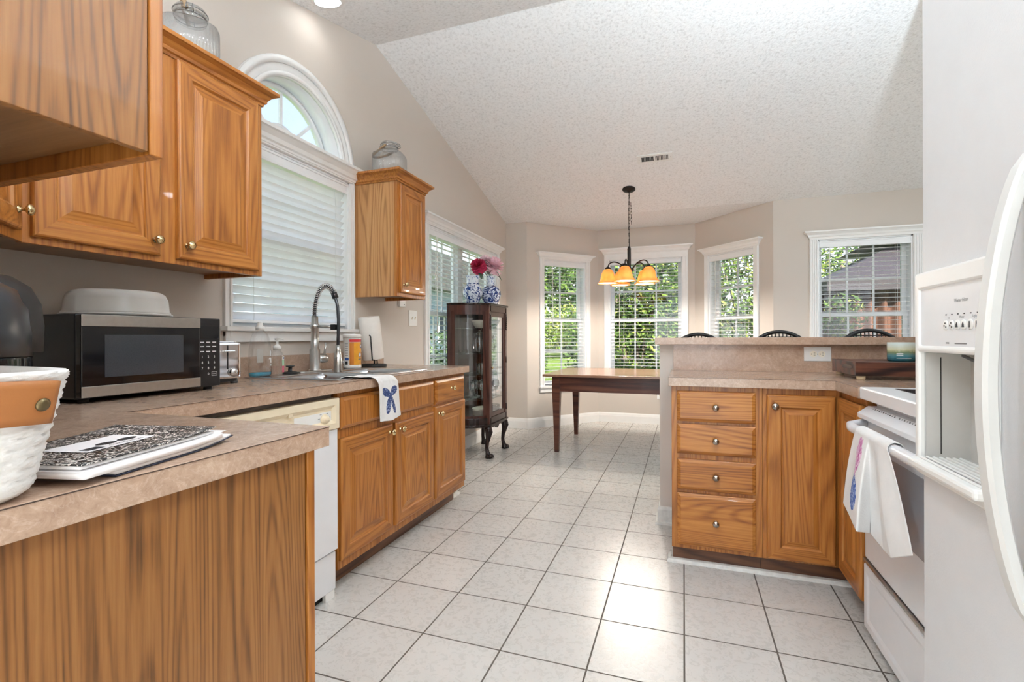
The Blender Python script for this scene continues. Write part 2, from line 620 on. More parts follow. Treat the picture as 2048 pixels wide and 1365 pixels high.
WHITE_APP = plain('white_appliance_enamel', S(232, 233, 236), 0.28, vary=0.012, bmp=0.02, bscale=140)
WHITE_TEX = plain('textured_white_fridge_skin', S(216, 217, 219), 0.42, vary=0.015, bmp=0.16, bscale=260)
WHITE_PLASTIC = plain('white_plastic', S(236, 236, 234), 0.35, vary=0.01)
CREAM = plain('aged_cream_plastic', S(232, 218, 190), 0.4, vary=0.03)
GREY_RECESS = plain('grey_dispenser_plastic', S(198, 196, 192), 0.45, vary=0.03)
HANDLE_GREY = plain('light_grey_handle', S(214, 214, 212), 0.45, vary=0.02, bmp=0.05)
BLACK = plain('black_plastic', S(22, 22, 24), 0.32, vary=0.15)
BLACK_M = plain('matte_black', S(26, 25, 25), 0.6, vary=0.12)
GLOSS_BLACK = plain('gloss_black_glass', S(16, 17, 20), 0.06, vary=0.2)
CHAR = plain('charcoal_plastic', S(46, 48, 52), 0.28, vary=0.08)
DARK_GAP = plain('dark_gap', S(30, 28, 27), 0.8)
STEEL = plain('brushed_steel', S(186, 184, 180), 0.30, 1.0, vary=0.05, vscale=60)
SINK_ST = plain('sink_steel', S(196, 198, 202), 0.22, 1.0, vary=0.04, vscale=40)
CHROME = plain('chrome', S(220, 220, 222), 0.05, 1.0, vary=0.02)
NICKEL = plain('brushed_nickel', S(176, 168, 158), 0.26, 1.0, vary=0.05)
BRASS = plain('brass_knob', S(206, 184, 140), 0.16, 1.0, vary=0.06)
BRONZE = plain('oil_rubbed_bronze', S(44, 38, 35), 0.42, 0.6, vary=0.15)
IRON = plain('black_iron', S(30, 29, 30), 0.4, 0.4, vary=0.1)
WIRE = plain('steel_wire', S(150, 150, 152), 0.25, 1.0)
INK = plain('grey_ink', S(120, 121, 124), 0.6)
INK_D = plain('dark_ink', S(44, 46, 50), 0.6)
INK_W = plain('white_ink', S(232, 232, 232), 0.6)
PAPER = plain('white_paper', S(238, 236, 238), 0.75, vary=0.02)
PAPER2 = plain('paper_towel', S(240, 236, 230), 0.9, vary=0.03, bmp=0.3, bscale=120)
COTTON = plain('white_cotton', S(236, 235, 234), 0.9, vary=0.03, bmp=0.35, bscale=220)
LEATHER = plain('tan_leather', S(170, 108, 56), 0.5, vary=0.12, vscale=9, bmp=0.08)
RIVET = plain('antique_brass_rivet', S(112, 98, 70), 0.4, 0.8, vary=0.15)
ROPE = plain('jute_rope', S(168, 142, 112), 0.9, vary=0.25, vscale=60, bmp=0.5, bscale=90)
CLEARP = thin_glass('clear_plastic', (0.96, 0.96, 0.96, 1), 0.06, 0.05, 0.32)
CLEARG = thin_glass('clear_glassware', (0.93, 0.95, 0.96, 1), 0.15, 0.0, 0.8)
RIBG = thin_glass('ribbed_glass', (0.86, 0.88, 0.89, 1), 0.12, 0.02, 0.75)
CABG = thin_glass('old_cabinet_glass', (0.94, 0.95, 0.96, 1), 0.035, 0.0, 0.45)
SHELFG = thin_glass('glass_shelf', (0.80, 0.88, 0.86, 1), 0.08, 0.0, 0.5)
BLUE_SOAP = plain('blue_dish_soap', S(38, 140, 168), 0.15, vary=0.1)
FROST = None
def frosted():
    m, n, out = mat_base('frosted_plastic')
    p = N(n, 'BsdfPrincipled')
    p.inputs['Base Color'].default_value = S(226, 222, 216)
    p.inputs['Roughness'].default_value = 0.3
    t = N(n, 'BsdfTransparent')
    lw = N(n, 'LayerWeight')
    lw.inputs[0].default_value = 0.35
    f = math_n(n, 'MULTIPLY_ADD', lw.outputs['Facing'], 0.6, 0.32)
    mx = N(n, 'MixShader')
    n.links.new(f, mx.inputs[0])
    n.links.new(t.outputs[0], mx.inputs[1])
    n.links.new(p.outputs[0], mx.inputs[2])
    n.links.new(mx.outputs[0], out.inputs[0])
    return m
FROST = frosted()

def two_tone(name, a, b, scale=30, thr=0.5, w=0.03, rough=0.25, dist=1.0, voro=False, coat=0.0):
    m, n, out = mat_base(name)
    v = coords(n)
    if voro:
        vo = N(n, 'TexVoronoi')
        vo.inputs['Scale'].default_value = scale
        n.links.new(v, vo.inputs['Vector'])
        f = vo.outputs['Distance']
    else:
        f = tex_noise(n, v, scale, 2, 0.5, dist)
    r = ramp(n, [(thr - w, a), (thr + w, b)], f)
    bsdf(n, out, r.outputs[0], rough, 0, 0.5, coat)
    return m
DELFT = two_tone('blue_white_porcelain', S(34, 60, 124), S(226, 232, 244), 34, 0.47, 0.035, 0.12, 1.4)
DELFT_D = two_tone('dense_blue_porcelain', S(28, 50, 112), S(222, 230, 244), 40, 0.515, 0.03, 0.12, 1.2)
DELFT_L = two_tone('pale_blue_porcelain', S(96, 122, 176), S(228, 234, 244), 60, 0.42, 0.05, 0.12, 0.6)
MARBLED = two_tone('marbled_notebook_cover', S(22, 21, 22), S(226, 220, 214), 150, 0.56, 0.02, 0.45, 1.8)
BOW = two_tone('navy_toile_print', S(44, 62, 110), S(150, 160, 190), 120, 0.58, 0.04, 0.9)
PEONY_P = two_tone('pink_peony_print', S(190, 96, 160), S(238, 208, 228), 55, 0.5, 0.12, 0.9)
VASE_P = two_tone('blue_vase_print', S(50, 92, 178), S(190, 208, 238), 90, 0.55, 0.06, 0.9)
DARKBLUE_CV = plain('dark_blue_cover', S(38, 44, 66), 0.4)
PINKP = plain('pink_petal', S(255, 212, 222), 0.7, vary=0.12, vscale=40)
PALEP = plain('pale_pink_petal', S(255, 228, 234), 0.7, vary=0.08, vscale=40)
REDP = plain('crimson_petal', S(188, 46, 84), 0.7, vary=0.2, vscale=40)
LEAFD = plain('dark_leaf', S(66, 84, 64), 0.6, vary=0.2)
CANW = plain('canister_white', S(240, 238, 234), 0.35)
CANO = plain('canister_orange', S(232, 162, 48), 0.4, vary=0.12, vscale=22)
CANO2 = plain('canister_burnt_orange', S(202, 122, 42), 0.4)
CANR = plain('canister_red', S(196, 34, 40), 0.4)
CANB = plain('canister_blue', S(50, 84, 158), 0.4)
GREENL = plain('mint_label', S(176, 216, 180), 0.5)
PINKL = plain('pink_label', S(220, 92, 120), 0.5, vary=0.3, vscale=90)
IVORY = plain('ivory_receptacle', S(244, 238, 222), 0.4)
COOKTOP = plain('grey_black_cooktop', S(58, 60, 64), 0.08, vary=0.3, vscale=14)
OVENG = plain('grey_oven_window', S(168, 170, 176), 0.2, vary=0.02)

def candle_glass():
    m, n, out = mat_base('sea_candle_glass')
    tc = N(n, 'TexCoord')
    sp = N(n, 'SeparateXYZ')
    n.links.new(tc.outputs['Object'], sp.inputs[0])
    f = tex_noise(n, coords(n), 40, 4, 0.6, 1.5)
    t = math_n(n, 'MULTIPLY_ADD', sp.outputs[2], 11.0, math_n(n, 'MULTIPLY', f, 0.16))
    r = ramp(n, [(0.10, S(40, 92, 104)), (0.34, S(84, 140, 150)), (0.52, S(122, 134, 92)), (0.66, S(196, 194, 158)), (0.9, S(202, 212, 206))], t)
    bsdf(n, out, r.outputs[0], 0.08, 0, 0.5)
    return m
CANDLE = candle_glass()

def glow(name, col, strength):
    m, n, out = mat_base(name)
    e = N(n, 'Emission')
    v = coords(n)
    c = ramp(n, [(0.3, tuple(x * 0.95 for x in col[:3]) + (1,)), (0.7, col)], tex_noise(n, v, 6, 2)).outputs[0]
    n.links.new(c, e.inputs[0])
    e.inputs[1].default_value = strength
    n.links.new(e.outputs[0], out.inputs[0])
    return m
BULB = glow('lit_bulb', S(255, 226, 170), 5)
LENS = glow('lit_downlight_lens', S(255, 248, 238), 6)
def amber():
    m, n, out = mat_base('amber_glass_shade')
    v = coords(n)
    c = ramp(n, [(0.3, S(236, 172, 104)), (0.7, S(248, 202, 140))], tex_noise(n, v, 9, 3)).outputs[0]
    t = N(n, 'BsdfTranslucent')
    n.links.new(c, t.inputs[0])
    p = N(n, 'BsdfPrincipled')
    p.inputs['Roughness'].default_value = 0.2
    n.links.new(c, p.inputs['Base Color'])
    mx = N(n, 'MixShader')
    mx.inputs[0].default_value = 0.5
    n.links.new(p.outputs[0], mx.inputs[1])
    n.links.new(t.outputs[0], mx.inputs[2])
    n.links.new(mx.outputs[0], out.inputs[0])
    return m
AMBER = amber()

# ------------------------------------------------------------------ the room shell
CT = 0.908                      # worktop height
LX = -2.04                      # left wall
def slope_back(y): return 2.49 + 0.2525 * (5.6 - y)
def slope_front(y): return 3.164 - 0.2525 * (2.93 - y)

struct(MB().prism([(-2.2, -3.6), (4.6, -3.6), (4.6, 5.76), (0.98, 5.76), (0.22, 6.56), (-1.13, 6.56), (-1.88, 5.76), (-2.2, 5.76)], -0.1, 0).build('floor', TILE))
ceil_poly = [(-3.6, 2.49), (0.26, 2.49), (2.93, 3.164), (5.6, 2.49), (6.7, 2.49), (6.7, 2.66), (5.6, 2.66), (2.93, 3.334), (0.26, 2.66), (-3.6, 2.66)]
struct(MB().prism(ceil_poly, -2.3, 4.6, axis='x').build('ceiling', CEIL))

def wall_line(name, p, q, z1, holes=(), th=0.14, mb=None, flip=False):
    """a wall whose inner face runs p -> q (room on the right of travel)"""
    p, q = Vector(p), Vector(q)
    d = (q - p); L = d.length; d.normalize()
    nn = Vector((-d.y, d.x))
    Pm = lambda a, b, c: (p.x + d.x * a + nn.x * c, p.y + d.y * a + nn.y * c, b)
    xs = sorted({0, L, *[h[0] for h in holes], *[h[1] for h in holes]})
    zs = sorted({-0.05, z1, *[h[2] for h in holes], *[h[3] for h in holes]})
    def fill(i, j):
        a = (xs[i] + xs[i + 1]) / 2; b = (zs[j] + zs[j + 1]) / 2
        return not any(h[0] < a < h[1] and h[2] < b < h[3] for h in holes)
    mb = mb or MB()
    mb.cells(xs, zs, fill, 0, th, 0, Pm)
    return mb, Pm

# left wall: the sink window, its half-round light above, and the double window of the nook
Y0L = -3.6
AC, AZ, AR = 2.183, 2.165, 0.372
mb, Pm = wall_line('wall_left', (LX, Y0L), (LX, 5.74), 3.4,
                   [(1.745 - Y0L, 2.625 - Y0L, 1.155, 2.10), (AC - AR - Y0L, AC + AR - Y0L, AZ, AZ + AR), (3.65 - Y0L, 5.26 - Y0L, 0.50, 2.06)])
n_arc = 40
for k in range(n_arc):
    a0, a1 = PI * k / n_arc, PI * (k + 1) / n_arc
    def pt(a):
        return (AC + AR * math.cos(a), AZ + AR * math.sin(a))
    def bx(a):
        c, s = math.cos(a), math.sin(a)
        m = max(abs(c), abs(s))
        return (AC + AR * c / m, AZ + AR * s / m)
    i0, i1, o0, o1 = pt(a0), pt(a1), bx(a0), bx(a1)
    for X in (LX, LX - 0.14):
        mb.add([(X, *i0), (X, *i1), (X, *o1), (X, *o0)], [(0, 1, 2, 3)])
    mb.add([(LX, *i0), (LX, *i1), (LX - 0.14, *i1), (LX - 0.14, *i0)], [(0, 1, 2, 3)])
struct(mb.build('wall_left', WALL))

A, B, C_, D = Vector((-1.775, 5.6)), Vector((-1.05, 6.39)), Vector((0.135, 6.39)), Vector((0.87, 5.6))
struct(wall_line('', (LX - 0.1, 5.6), A, 2.6)[0].build('wall_nook_corner', WALL))
LBL = (B - A).length
struct(wall_line('', A, B, 2.6, [(0.235, 0.870, 0.50, 2.06)])[0].build('wall_bay_left', WALL))
struct(wall_line('', B, C_, 2.6, [(0.145, 1.040, 0.50, 2.09)])[0].build('wall_bay_center', WALL))
LBR = (D - C_).length
struct(wall_line('', C_, D, 2.6, [(0.225, 0.850, 0.50, 2.06)])[0].build('wall_bay_right', WALL))
struct(wall_line('', D, (4.6, 5.6), 3.3, [(1.268 - 0.87, 2.045 - 0.87, 0.50, 2.06)])[0].build('wall_back', WALL))
struct(wall_line('', (1.255, 3.12), (1.255, -3.6), 3.4, th=0.115)[0].build('wall_right', WALL))
struct(wall_line('', (4.6, 5.7), (4.6, -3.6), 3.4)[0].build('wall_side_block', WALL))  # unseen wall added to keep sky light off the back wall
struct(wall_line('', (-0.70, 0.185), (-2.04, 0.185), 3.3, th=0.115)[0].build('wall_rear', WALL))
struct(MB().box(-0.133, 1.255, 3.0, 3.12, 0, 1.054).build('wall_peninsula', WALL))

BB = [(0, 0), (0.014, 0), (0.014, 0.085), (0.011, 0.095), (0.009, 0.108), (0.004, 0.122), (0, 0.124)]
struct(MB().sweep([(LX, 3.13), (LX, 5.6), tuple(A), tuple(B), tuple(C_), tuple(D), (4.6, 5.6)], BB, 0, 1).build('baseboard_nook', TRIM))
struct(MB().sweep([(-0.04, 3.0), (-0.133, 3.0), (-0.133, 3.12), (1.25, 3.12)], [(0, 0), (0.026, 0), (0.026, 0.012), (0.014, 0.016), (0.014, 0.085), (0.008, 0.1), (0, 0.102)], 0, -1).build('baseboard_peninsula', SHOE))
QR = [(0, 0), (0.018, 0), (0.017, 0.008), (0.012, 0.016), (0.0, 0.021)]
struct(MB().sweep([(-1.503, 1.76), (-1.503, 3.10), (-1.56, 3.10)], QR, 0, 1).build('trim_1', SHOE))
struct(MB().sweep([(-0.062, 2.57), (-0.062, 2.515), (0.70, 2.515)], QR, 0, 1).build('trim_2', SHOE))

# ------------------------------------------------------------------ windows
CORN = [(0, 0), (.004, 0), (.006, .010), (.014, .016), (.020, .034), (.040, .052), (.050, .056), (.052, .070), (0, .070)]
def window(idx, P0, ang, w, z0, z1, cols, cw=0.055, rows=2, units=1, head=0.0, ch=1.0, sill=True, flutes=0, lower_rows=2, casing_l=True, lift=0.0):
    t = thing('window_%d' % idx, None, None, (P0[0], P0[1], 0), ang, local=True)
    struct(t)
    cs = MB()
    zb = z0 - (0.05 if sill else 0)
    for a in (-cw, w):
        cs.box(a, a + cw, -0.018, 0.001, zb, z1 + head)
        if flutes:
            for k in range(flutes):
                u = a + cw * (k + 0.5) / flutes
                cs.box(u - cw * 0.28 / flutes, u + cw * 0.28 / flutes, -0.024, -0.018, zb, z1)
        else:
            cs.box(a + cw * 0.62, a + cw * 0.98, -0.024, -0.018, zb, z1)
    cs.box(-cw, w + cw, -0.020, 0.001, z1, z1 + head + 0.075 * ch)
    cs.build('casing', TRIM, t, bevel=0.002)
    co = MB().sweep([(-cw, 0), (-cw, -0.02), (w + cw, -0.02), (w + cw, 0)], [(o * ch, u * ch) for o, u in CORN], z1 + head + 0.012, 1)
    co.build('cornice', TRIM, t)
    if sill:
        sl = MB().box(-cw - 0.012, w + cw + 0.012, -0.045, 0.04, z0 - 0.022, z0)
        sl.box(-cw, w + cw, -0.022, 0.0, z0 - 0.075, z0 - 0.022)
        sl.build('sill', TRIM, t, bevel=0.003)
    j = MB()
    j.box(0, 0.012, 0, 0.14, z0, z1).box(w - 0.012, w, 0, 0.14, z0, z1).box(0, w, 0, 0.14, z1 - 0.012, z1).box(0, w, 0.03, 0.14, z0 - 0.004, z0 + 0.012)
    uw = (w - 0.024 - (units - 1) * 0.11) / units
    for k in range(units - 1):
        m0 = 0.012 + (k + 1) * uw + k * 0.11
        j.box(m0, m0 + 0.11, 0.075, 0.14, z0, z1)
    j.build('jamb', VINYL, t)
    zm = 1.315 if z0 < 1 else (z0 + z1) / 2
    for k in range(units):
        u0 = 0.012 + k * (uw + 0.11); u1 = u0 + uw
        for nm, a, b, y in (('upper_sash', zm - 0.02, z1 - 0.012, 0.105), ('lower_sash', z0 + 0.012, zm + 0.022, 0.075)):
            s = MB()
            e = 0.042
            s.box(u0, u0 + e, y, y + 0.028, a, b).box(u1 - e, u1, y, y + 0.028, a, b)
            s.box(u0 + e, u1 - e, y, y + 0.028, a, a + e).box(u0 + e, u1 - e, y, y + 0.028, b - e, b)
            so = s.build(nm, VINYL, t, bevel=0.002)
            g = MB()
            r_ = rows if nm == 'upper_sash' else lower_rows
            for c in range(1, cols):
                u = u0 + e + (uw - 2 * e) * c / cols
                g.box(u - 0.009, u + 0.009, y + 0.008, y + 0.02, a + e, b - e)
            for c in range(1, r_):
                v = a + e + (b - a - 2 * e) * c / r_
                g.box(u0 + e, u1 - e, y + 0.0085, y + 0.0195, v - 0.009, v + 0.009)
            g.build('muntin_grille', VINYL, so)
            MB().box(u0 + e - 0.004, u1 - e + 0.004, y + 0.012, y + 0.016, a + e - 0.004, b - e + 0.004).build('glass_pane', GLASS, so)
    return t

def blind(label, P0, ang, w, z0, z1, tilt=2.0, pitch=0.0437, y=0.036, drop=None, wand_u=0.12, cords=(0.2, 0.8), wand_len=0.6, wand_side=1, val=0.075, slat_m=None, jag=0.0):
    t = thing('window_blind', label, 'blind', (P0[0], P0[1], z0), ang, local=True)
    t['group'] = 'white slatted window blinds'
    e = 0.014
    zt = z1 - z0
    v = MB().box(e, w - e, y - 0.036, y + 0.03, zt - val, zt - 0.014).box(e, w - e, y - 0.041, y - 0.036, zt - val - 0.004, zt - val + 0.012).box(e, w - e, y - 0.041, y - 0.036, zt - 0.03, zt - 0.016)
    v.build('valance', SLAT if False else VINYL, t, bevel=0.002)
    s = MB()
    bot = 0.02 if drop is None else drop
    n = int((zt - val - bot - 0.03) / pitch) + (1 if tilt > -30 else 2)
    ca, sa = math.cos(R(tilt)), math.sin(R(tilt))
    for k in range(n):
        zc = bot + 0.035 + k * pitch
        d = 0.0245
        tt = tilt + (random.uniform(-jag, jag) if jag else 0)
        ca, sa = math.cos(R(tt)), math.sin(R(tt))
        pr_ = [(-d * ca, -d * sa), (0, 0.0022 * ca), (d * ca, d * sa)]
        th = 0.0026
        u0, u1 = e + 0.006, w - e - 0.006
        vs = []
        for u in (u0, u1):
            for (yy, zz) in pr_:
                vs.append((u, y + yy - sa * th / 2, zc + zz + ca * th / 2))
            for (yy, zz) in reversed(pr_):
                vs.append((u, y + yy + sa * th / 2, zc + zz - ca * th / 2))
        fs = [(i, (i + 1) % 6, 6 + (i + 1) % 6, 6 + i) for i in range(6)] + [(5, 4, 3, 2, 1, 0), (6, 7, 8, 9, 10, 11)]
        s.add(vs, fs)
    s.build('slats', SLAT, t)
    MB().box(e + 0.004, w - e - 0.004, y - 0.025, y + 0.025, bot, bot + 0.016).build('bottom_rail', VINYL, t, bevel=0.003)
    for q in cords:
        for yy in (-0.027, 0.027):
            MB().tube([(w * q, y + yy, bot + 0.012), (w * q, y + yy, zt - val)], 0.0011, 5).build('ladder_cord', CORD, t)
    if wand_len:
        MB().tube([(wand_u, y - 0.040, zt - val), (wand_u, y - 0.043, zt - val - 0.03), (wand_u, y - 0.043, zt - val - wand_len)], 0.0042, 8).build('tilt_wand', CORD, t)
    return t

def angle(p, q): return math.atan2(q[1] - p[1], q[0] - p[0])
def on(p, q, s):
    d = (Vector(q) - Vector(p)).normalized()
    return tuple(Vector(p) + d * s)

# sink window (closed blind) and the half-round light above it
w1 = window(1, (LX, 1.745), R(90), 0.88, 1.155, 2.10, 3, cw=0.036, head=-0.004, ch=1.15)
blind('closed white blind in the window above the kitchen sink', (LX, 1.745), R(90), 0.88, 1.155, 2.10, tilt=-50, cords=(0.17, 0.87), wand_u=0.10, wand_len=0.62)
w2 = thing('window_2', None, None, (LX, AC, AZ), R(90), local=True)
struct(w2)
def half_ring(mb, r0, r1, y0, y1, a0=0.0, a1=PI, n=40, mi=0):
    for k in range(n):
        p = []
        for a in (a0 + (a1 - a0) * k / n, a0 + (a1 - a0) * (k + 1) / n):
            for r in (r0, r1):
                for y in (y0, y1):
                    p.append((r * math.cos(a), y, r * math.sin(a)))
        mb.add(p, [(0, 1, 5, 4), (2, 6, 7, 3), (0, 4, 6, 2), (1, 3, 7, 5)], mi, True)
cs = MB()
half_ring(cs, 0.358, 0.462, -0.020, 0.001)
half_ring(cs, 0.425, 0.462, -0.032, -0.020)
half_ring(cs, 0.362, 0.385, -0.026, -0.020)
cs.build('arched_casing', TRIM, w2)
jm = MB()
half_ring(jm, 0.358, 0.374, 0.0, 0.14)
half_ring(jm, 0.334, 0.36, 0.10, 0.135)
jm.box(-0.36, 0.36, 0.0, 0.13, -0.004, 0.028)
jm.build('arched_frame', VINYL, w2)
mu = MB()
half_ring(mu, 0.130, 0.148, 0.112, 0.126)
for a in (45, 90, 135):
    c, s_ = math.cos(R(a)), math.sin(R(a))
    mu.obox((0.140 * c - 0.009 * s_ * -1, 0.1125, 0.140 * s_ - 0.009 * c), (c, 0, s_), (-s_, 0, c), (0, 1, 0), 0.19, 0.018, 0.013)
mu.build('sunburst_muntin', VINYL, w2)
gp = MB()
gp.prism([(0.335 * math.cos(PI * k / 32), 0.335 * math.sin(PI * k / 32)) for k in range(33)], 0.117, 0.121, axis='y')
gp.build('glass_pane', GLASS, w2)

w3 = window(3, (LX, 3.65), R(90), 1.61, 0.50, 2.06, 3, units=2, cw=0.058)
blind('wide white blind tilted open in the double window behind the china cabinet', (LX, 3.65), R(90), 1.61, 0.50, 2.06, tilt=6, cords=(0.1, 0.5, 0.9), wand_u=0.16, wand_len=0.85)
pL = on(A, B, 0.235)
w4 = window(4, pL, angle(A, B), 0.635, 0.50, 2.06, 2, cw=0.06)
blind('narrow open blind in the left angled bay window', pL, angle(A, B), 0.635, 0.50, 2.06, tilt=3, wand_u=0.13, wand_len=0.75)
pC = on(B, C_, 0.145)
w5 = window(5, pC, 0, 0.895, 0.50, 2.09, 3, cw=0.065, head=0.06, ch=1.1, lower_rows=1)
blind('open blind in the wide middle bay window behind the chandelier', pC, 0, 0.895, 0.50, 2.09, tilt=2, wand_u=0.13, wand_len=1.1, val=0.06)
pR = on(C_, D, 0.225)
w6 = window(6, pR, angle(C_, D), 0.625, 0.50, 2.06, 2, cw=0.06)
blind('narrow open blind in the right angled bay window', pR, angle(C_, D), 0.625, 0.50, 2.06, tilt=3, wand_u=0.10, wand_len=0.72)
w7 = window(7, (1.268, 5.6), 0, 0.777, 0.50, 2.06, 3, cw=0.076, flutes=4)
blind('open blind in the fluted window of the back wall by the bar', (1.268, 5.6), 0, 0.777, 0.50, 2.06, tilt=2, wand_u=0.10, wand_len=0.74, cords=(0.12, 0.45, 0.85))
# ------------------------------------------------------------------ cabinets
def cab_door(parent, O, U, Nn, w, h, kn=None, across=OAK_Y, ring=DOOR, name='door', kmat=BRASS, kr=0.0155):
    mb = MB()
    V = (0, 0, 1)
    up = name == 'drawer'
    rings(mb, O, U, V, Nn, w, h, ring, (1, 1) if up else (0, 1), 1 if up else 0)
    d = mb.build(name, [OAK_Z, across], parent, bevel=0)
    if kn:
        P = Vector(O) + Vector(U) * kn[0] + Vector(V) * kn[1] + Vector(Nn) * 0.0185
        knob(d, P, Nn, kmat, kr)
    return d

CROWN = [(0, 0), (.005, 0), (.007, .010), (.014, .014), (.016, .026), (.030, .044), (.044, .052), (.050, .054), (.050, .068), (0, .068)]
UB, UT = 1.365, 2.105           # wall cabinets: underside and top of the box

# wall cabinet left of the sink window
t = thing('wall_cabinet', 'wide two-door oak wall cabinet with crown moulding above the microwave', 'cabinet', (LX, 0.83, UB))
MB().box(LX + .003, -1.738, 0.815, 1.63, UB + .02, UT).build('body', OAK_UNDER, t)
MB().box(LX + .003, -1.738, 1.614, 1.633, UB, UT).build('side_panel', OAK_Z, t, bevel=.001)
ff = MB().box(-1.738, -1.72, 0.815, 1.633, UB, UT)
ff.build('face_frame', OAK_Z, t, bevel=.0015)
cab_door(t, (-1.72, 0.838, UB + .020), (0, 1, 0), (1, 0, 0), 0.352, 0.715, (0.330, 0.05))
cab_door(t, (-1.72, 1.252, UB + .020), (0, 1, 0), (1, 0, 0), 0.352, 0.715, (0.030, 0.05))
MB().sweep([(-1.45, 0.54), (-1.72, 0.815), (-1.72, 1.635), (LX + .002, 1.635)], CROWN, UT - .004, 1).build('crown_moulding', OAK_Y, t)
# diagonal corner wall cabinet
t = thing('wall_cabinet', 'diagonal oak corner wall cabinet at the left edge beside the two-door cabinet', 'cabinet', (LX, 0.19, UB))
q = [(LX + .003, 0.19), (LX + .003, 0.812), (-1.722, 0.812), (-1.434, 0.524), (-1.434, 0.19)]
MB().prism(q, UB + .02, UT).build('body', OAK_UNDER, t)
dU = Vector((0.288, -0.288, 0)).normalized(); dN = Vector((0.288, 0.288, 0)).normalized()
f0 = Vector((-1.722, 0.812, UB))
MB().obox(f0 - dN * 0.004, dU, (0, 0, 1), dN, 0.406, UT - UB, 0.014).build('face_frame', OAK_Z, t, bevel=.0015)
cab_door(t, f0 + dN * 0.010 + dU * 0.045 + Vector((0, 0, .025)), dU, dN, 0.316, 0.70, (0.030, 0.050), OAK_X)
# near wall cabinet, end panel towards the camera
t = thing('wall_cabinet', 'near oak wall cabinet at the upper left with a plain end panel and open underside', 'cabinet', (-1.43, 0.19, UB))
MB().box(-1.43, -0.735, 0.19, 0.484, UB + .022, UT).build('body', OAK_UNDER, t)
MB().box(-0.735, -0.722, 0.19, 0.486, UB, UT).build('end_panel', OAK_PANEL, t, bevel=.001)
MB().box(-1.43, -0.719, 0.487, 0.506, UB - .004, UT).build('face_frame', OAK_Z, t, bevel=.0015)
MB().box(-1.43, -0.735, 0.19, 0.205, UB + .002, UB + .022).build('hanging_rail', OAK_X, t)
cab_door(t, (-0.745, 0.506, UB + .02), (-1, 0, 0), (0, 1, 0), 0.31, 0.70, (0.28, 0.05), OAK_X)
cab_door(t, (-1.075, 0.506, UB + .02), (-1, 0, 0), (0, 1, 0), 0.31, 0.70, (0.03, 0.05), OAK_X)
# single wall cabinet right of the sink window
t = thing('wall_cabinet', 'narrow single-door oak wall cabinet right of the sink window, holding a glass jar', 'cabinet', (LX, 2.69, UB))
MB().box(LX + .003, -1.738, 2.70, 3.035, UB + .02, UT).build('body', OAK_UNDER, t)
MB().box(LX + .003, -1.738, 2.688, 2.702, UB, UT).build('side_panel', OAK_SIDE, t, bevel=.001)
MB().box(LX + .003, -1.738, 3.030, 3.044, UB, UT).build('side_panel', OAK_Z, t, bevel=.001)
MB().box(-1.738, -1.72, 2.686, 3.046, UB, UT).build('face_frame', OAK_Z, t, bevel=.0015)
cab_door(t, (-1.72, 2.712, UB + .024), (0, 1, 0), (1, 0, 0), 0.312, 0.70, (0.026, 0.052))
MB().sweep([(LX + .002, 2.686), (-1.72, 2.686), (-1.72, 3.046), (LX + .002, 3.046)], CROWN, UT - .004, 1).build('crown_moulding', OAK_Y, t)
# wall cabinet above the range: only its crown corner looks past the fridge
t = thing('wall_cabinet', 'oak wall cabinet above the stove, only its crown corner past the fridge', 'cabinet', (1.255, 1.0, UB + .35))
MB().box(0.945, 1.253, 1.0, 2.31, 1.925, UT).build('body', OAK_Z, t)
MB().box(0.930, 0.945, 1.0, 2.312, 1.925, UT).build('face_frame', OAK_Z, t, bevel=.0015)
cab_door(t, (0.930, 2.29, 1.94), (0, -1, 0), (-1, 0, 0), 0.60, 0.15, (0.57, 0.04))
cab_door(t, (0.930, 1.66, 1.94), (0, -1, 0), (-1, 0, 0), 0.60, 0.15, (0.03, 0.04))
MB().sweep([(1.253, 2.312), (0.930, 2.312), (0.930, 1.0)], CROWN, UT - .004, -1).build('crown_moulding', OAK_Y, t)

def uplight(label, x0, x1, y0, y1, watts):  # hidden strips added on the cabinet tops to brighten the ceiling
    c = ((x0 + x1) / 2, (y0 + y1) / 2, UT + .002)
    t = thing('fill_strip', label, 'fill light', c)
    MB().box(x0, x1, y0, y1, UT + .002, UT + .030).build('housing', WHITE_PLASTIC, t, bevel=.003)
    MB().box(x0 + .01, x1 - .01, y0 + .01, y1 - .01, UT + .030, UT + .032).build('lens', LENS, t)
    ul = bpy.data.lights.new('lamp', 'AREA')
    ul.shape = 'RECTANGLE'; ul.size = x1 - x0 - .02; ul.size_y = y1 - y0 - .02; ul.energy = watts; ul.color = (0.76, 0.90, 1.0)
    uo = bpy.data.objects.new('lamp', ul)
    COL.objects.link(uo)
    uo.parent = t
    uo.location = (0, 0, .034)
    uo.rotation_euler = (PI, 0, 0)
uplight('added fill light strip on the wall cabinet above the stove, hidden behind the fridge', 1.05, 1.13, 1.02, 1.88, FILL_STRIP_W)
uplight('added fill light strip on the near wall cabinet, above the top of the picture', -1.35, -.80, .30, .36, 20)

FX = -1.400                     # face of the left base run
CE = 2.995                      # its far end
# near return cabinet with the veneered end panel
t = thing('base_cabinet', 'near oak base cabinet with a plain veneered end panel under the notebook', 'cabinet', (-1.40, 0.19, 0))
MB().box(-1.40, -0.752, 0.19, 0.815, 0.0, CT - .042).build('body', OAK_UNDER, t)
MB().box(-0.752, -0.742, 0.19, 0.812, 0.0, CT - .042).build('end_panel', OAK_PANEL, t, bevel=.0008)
MB().box(-1.36, -0.738, 0.816, 0.836, 0.0, CT - .042).build('face_frame', OAK_Z, t, bevel=.0015)
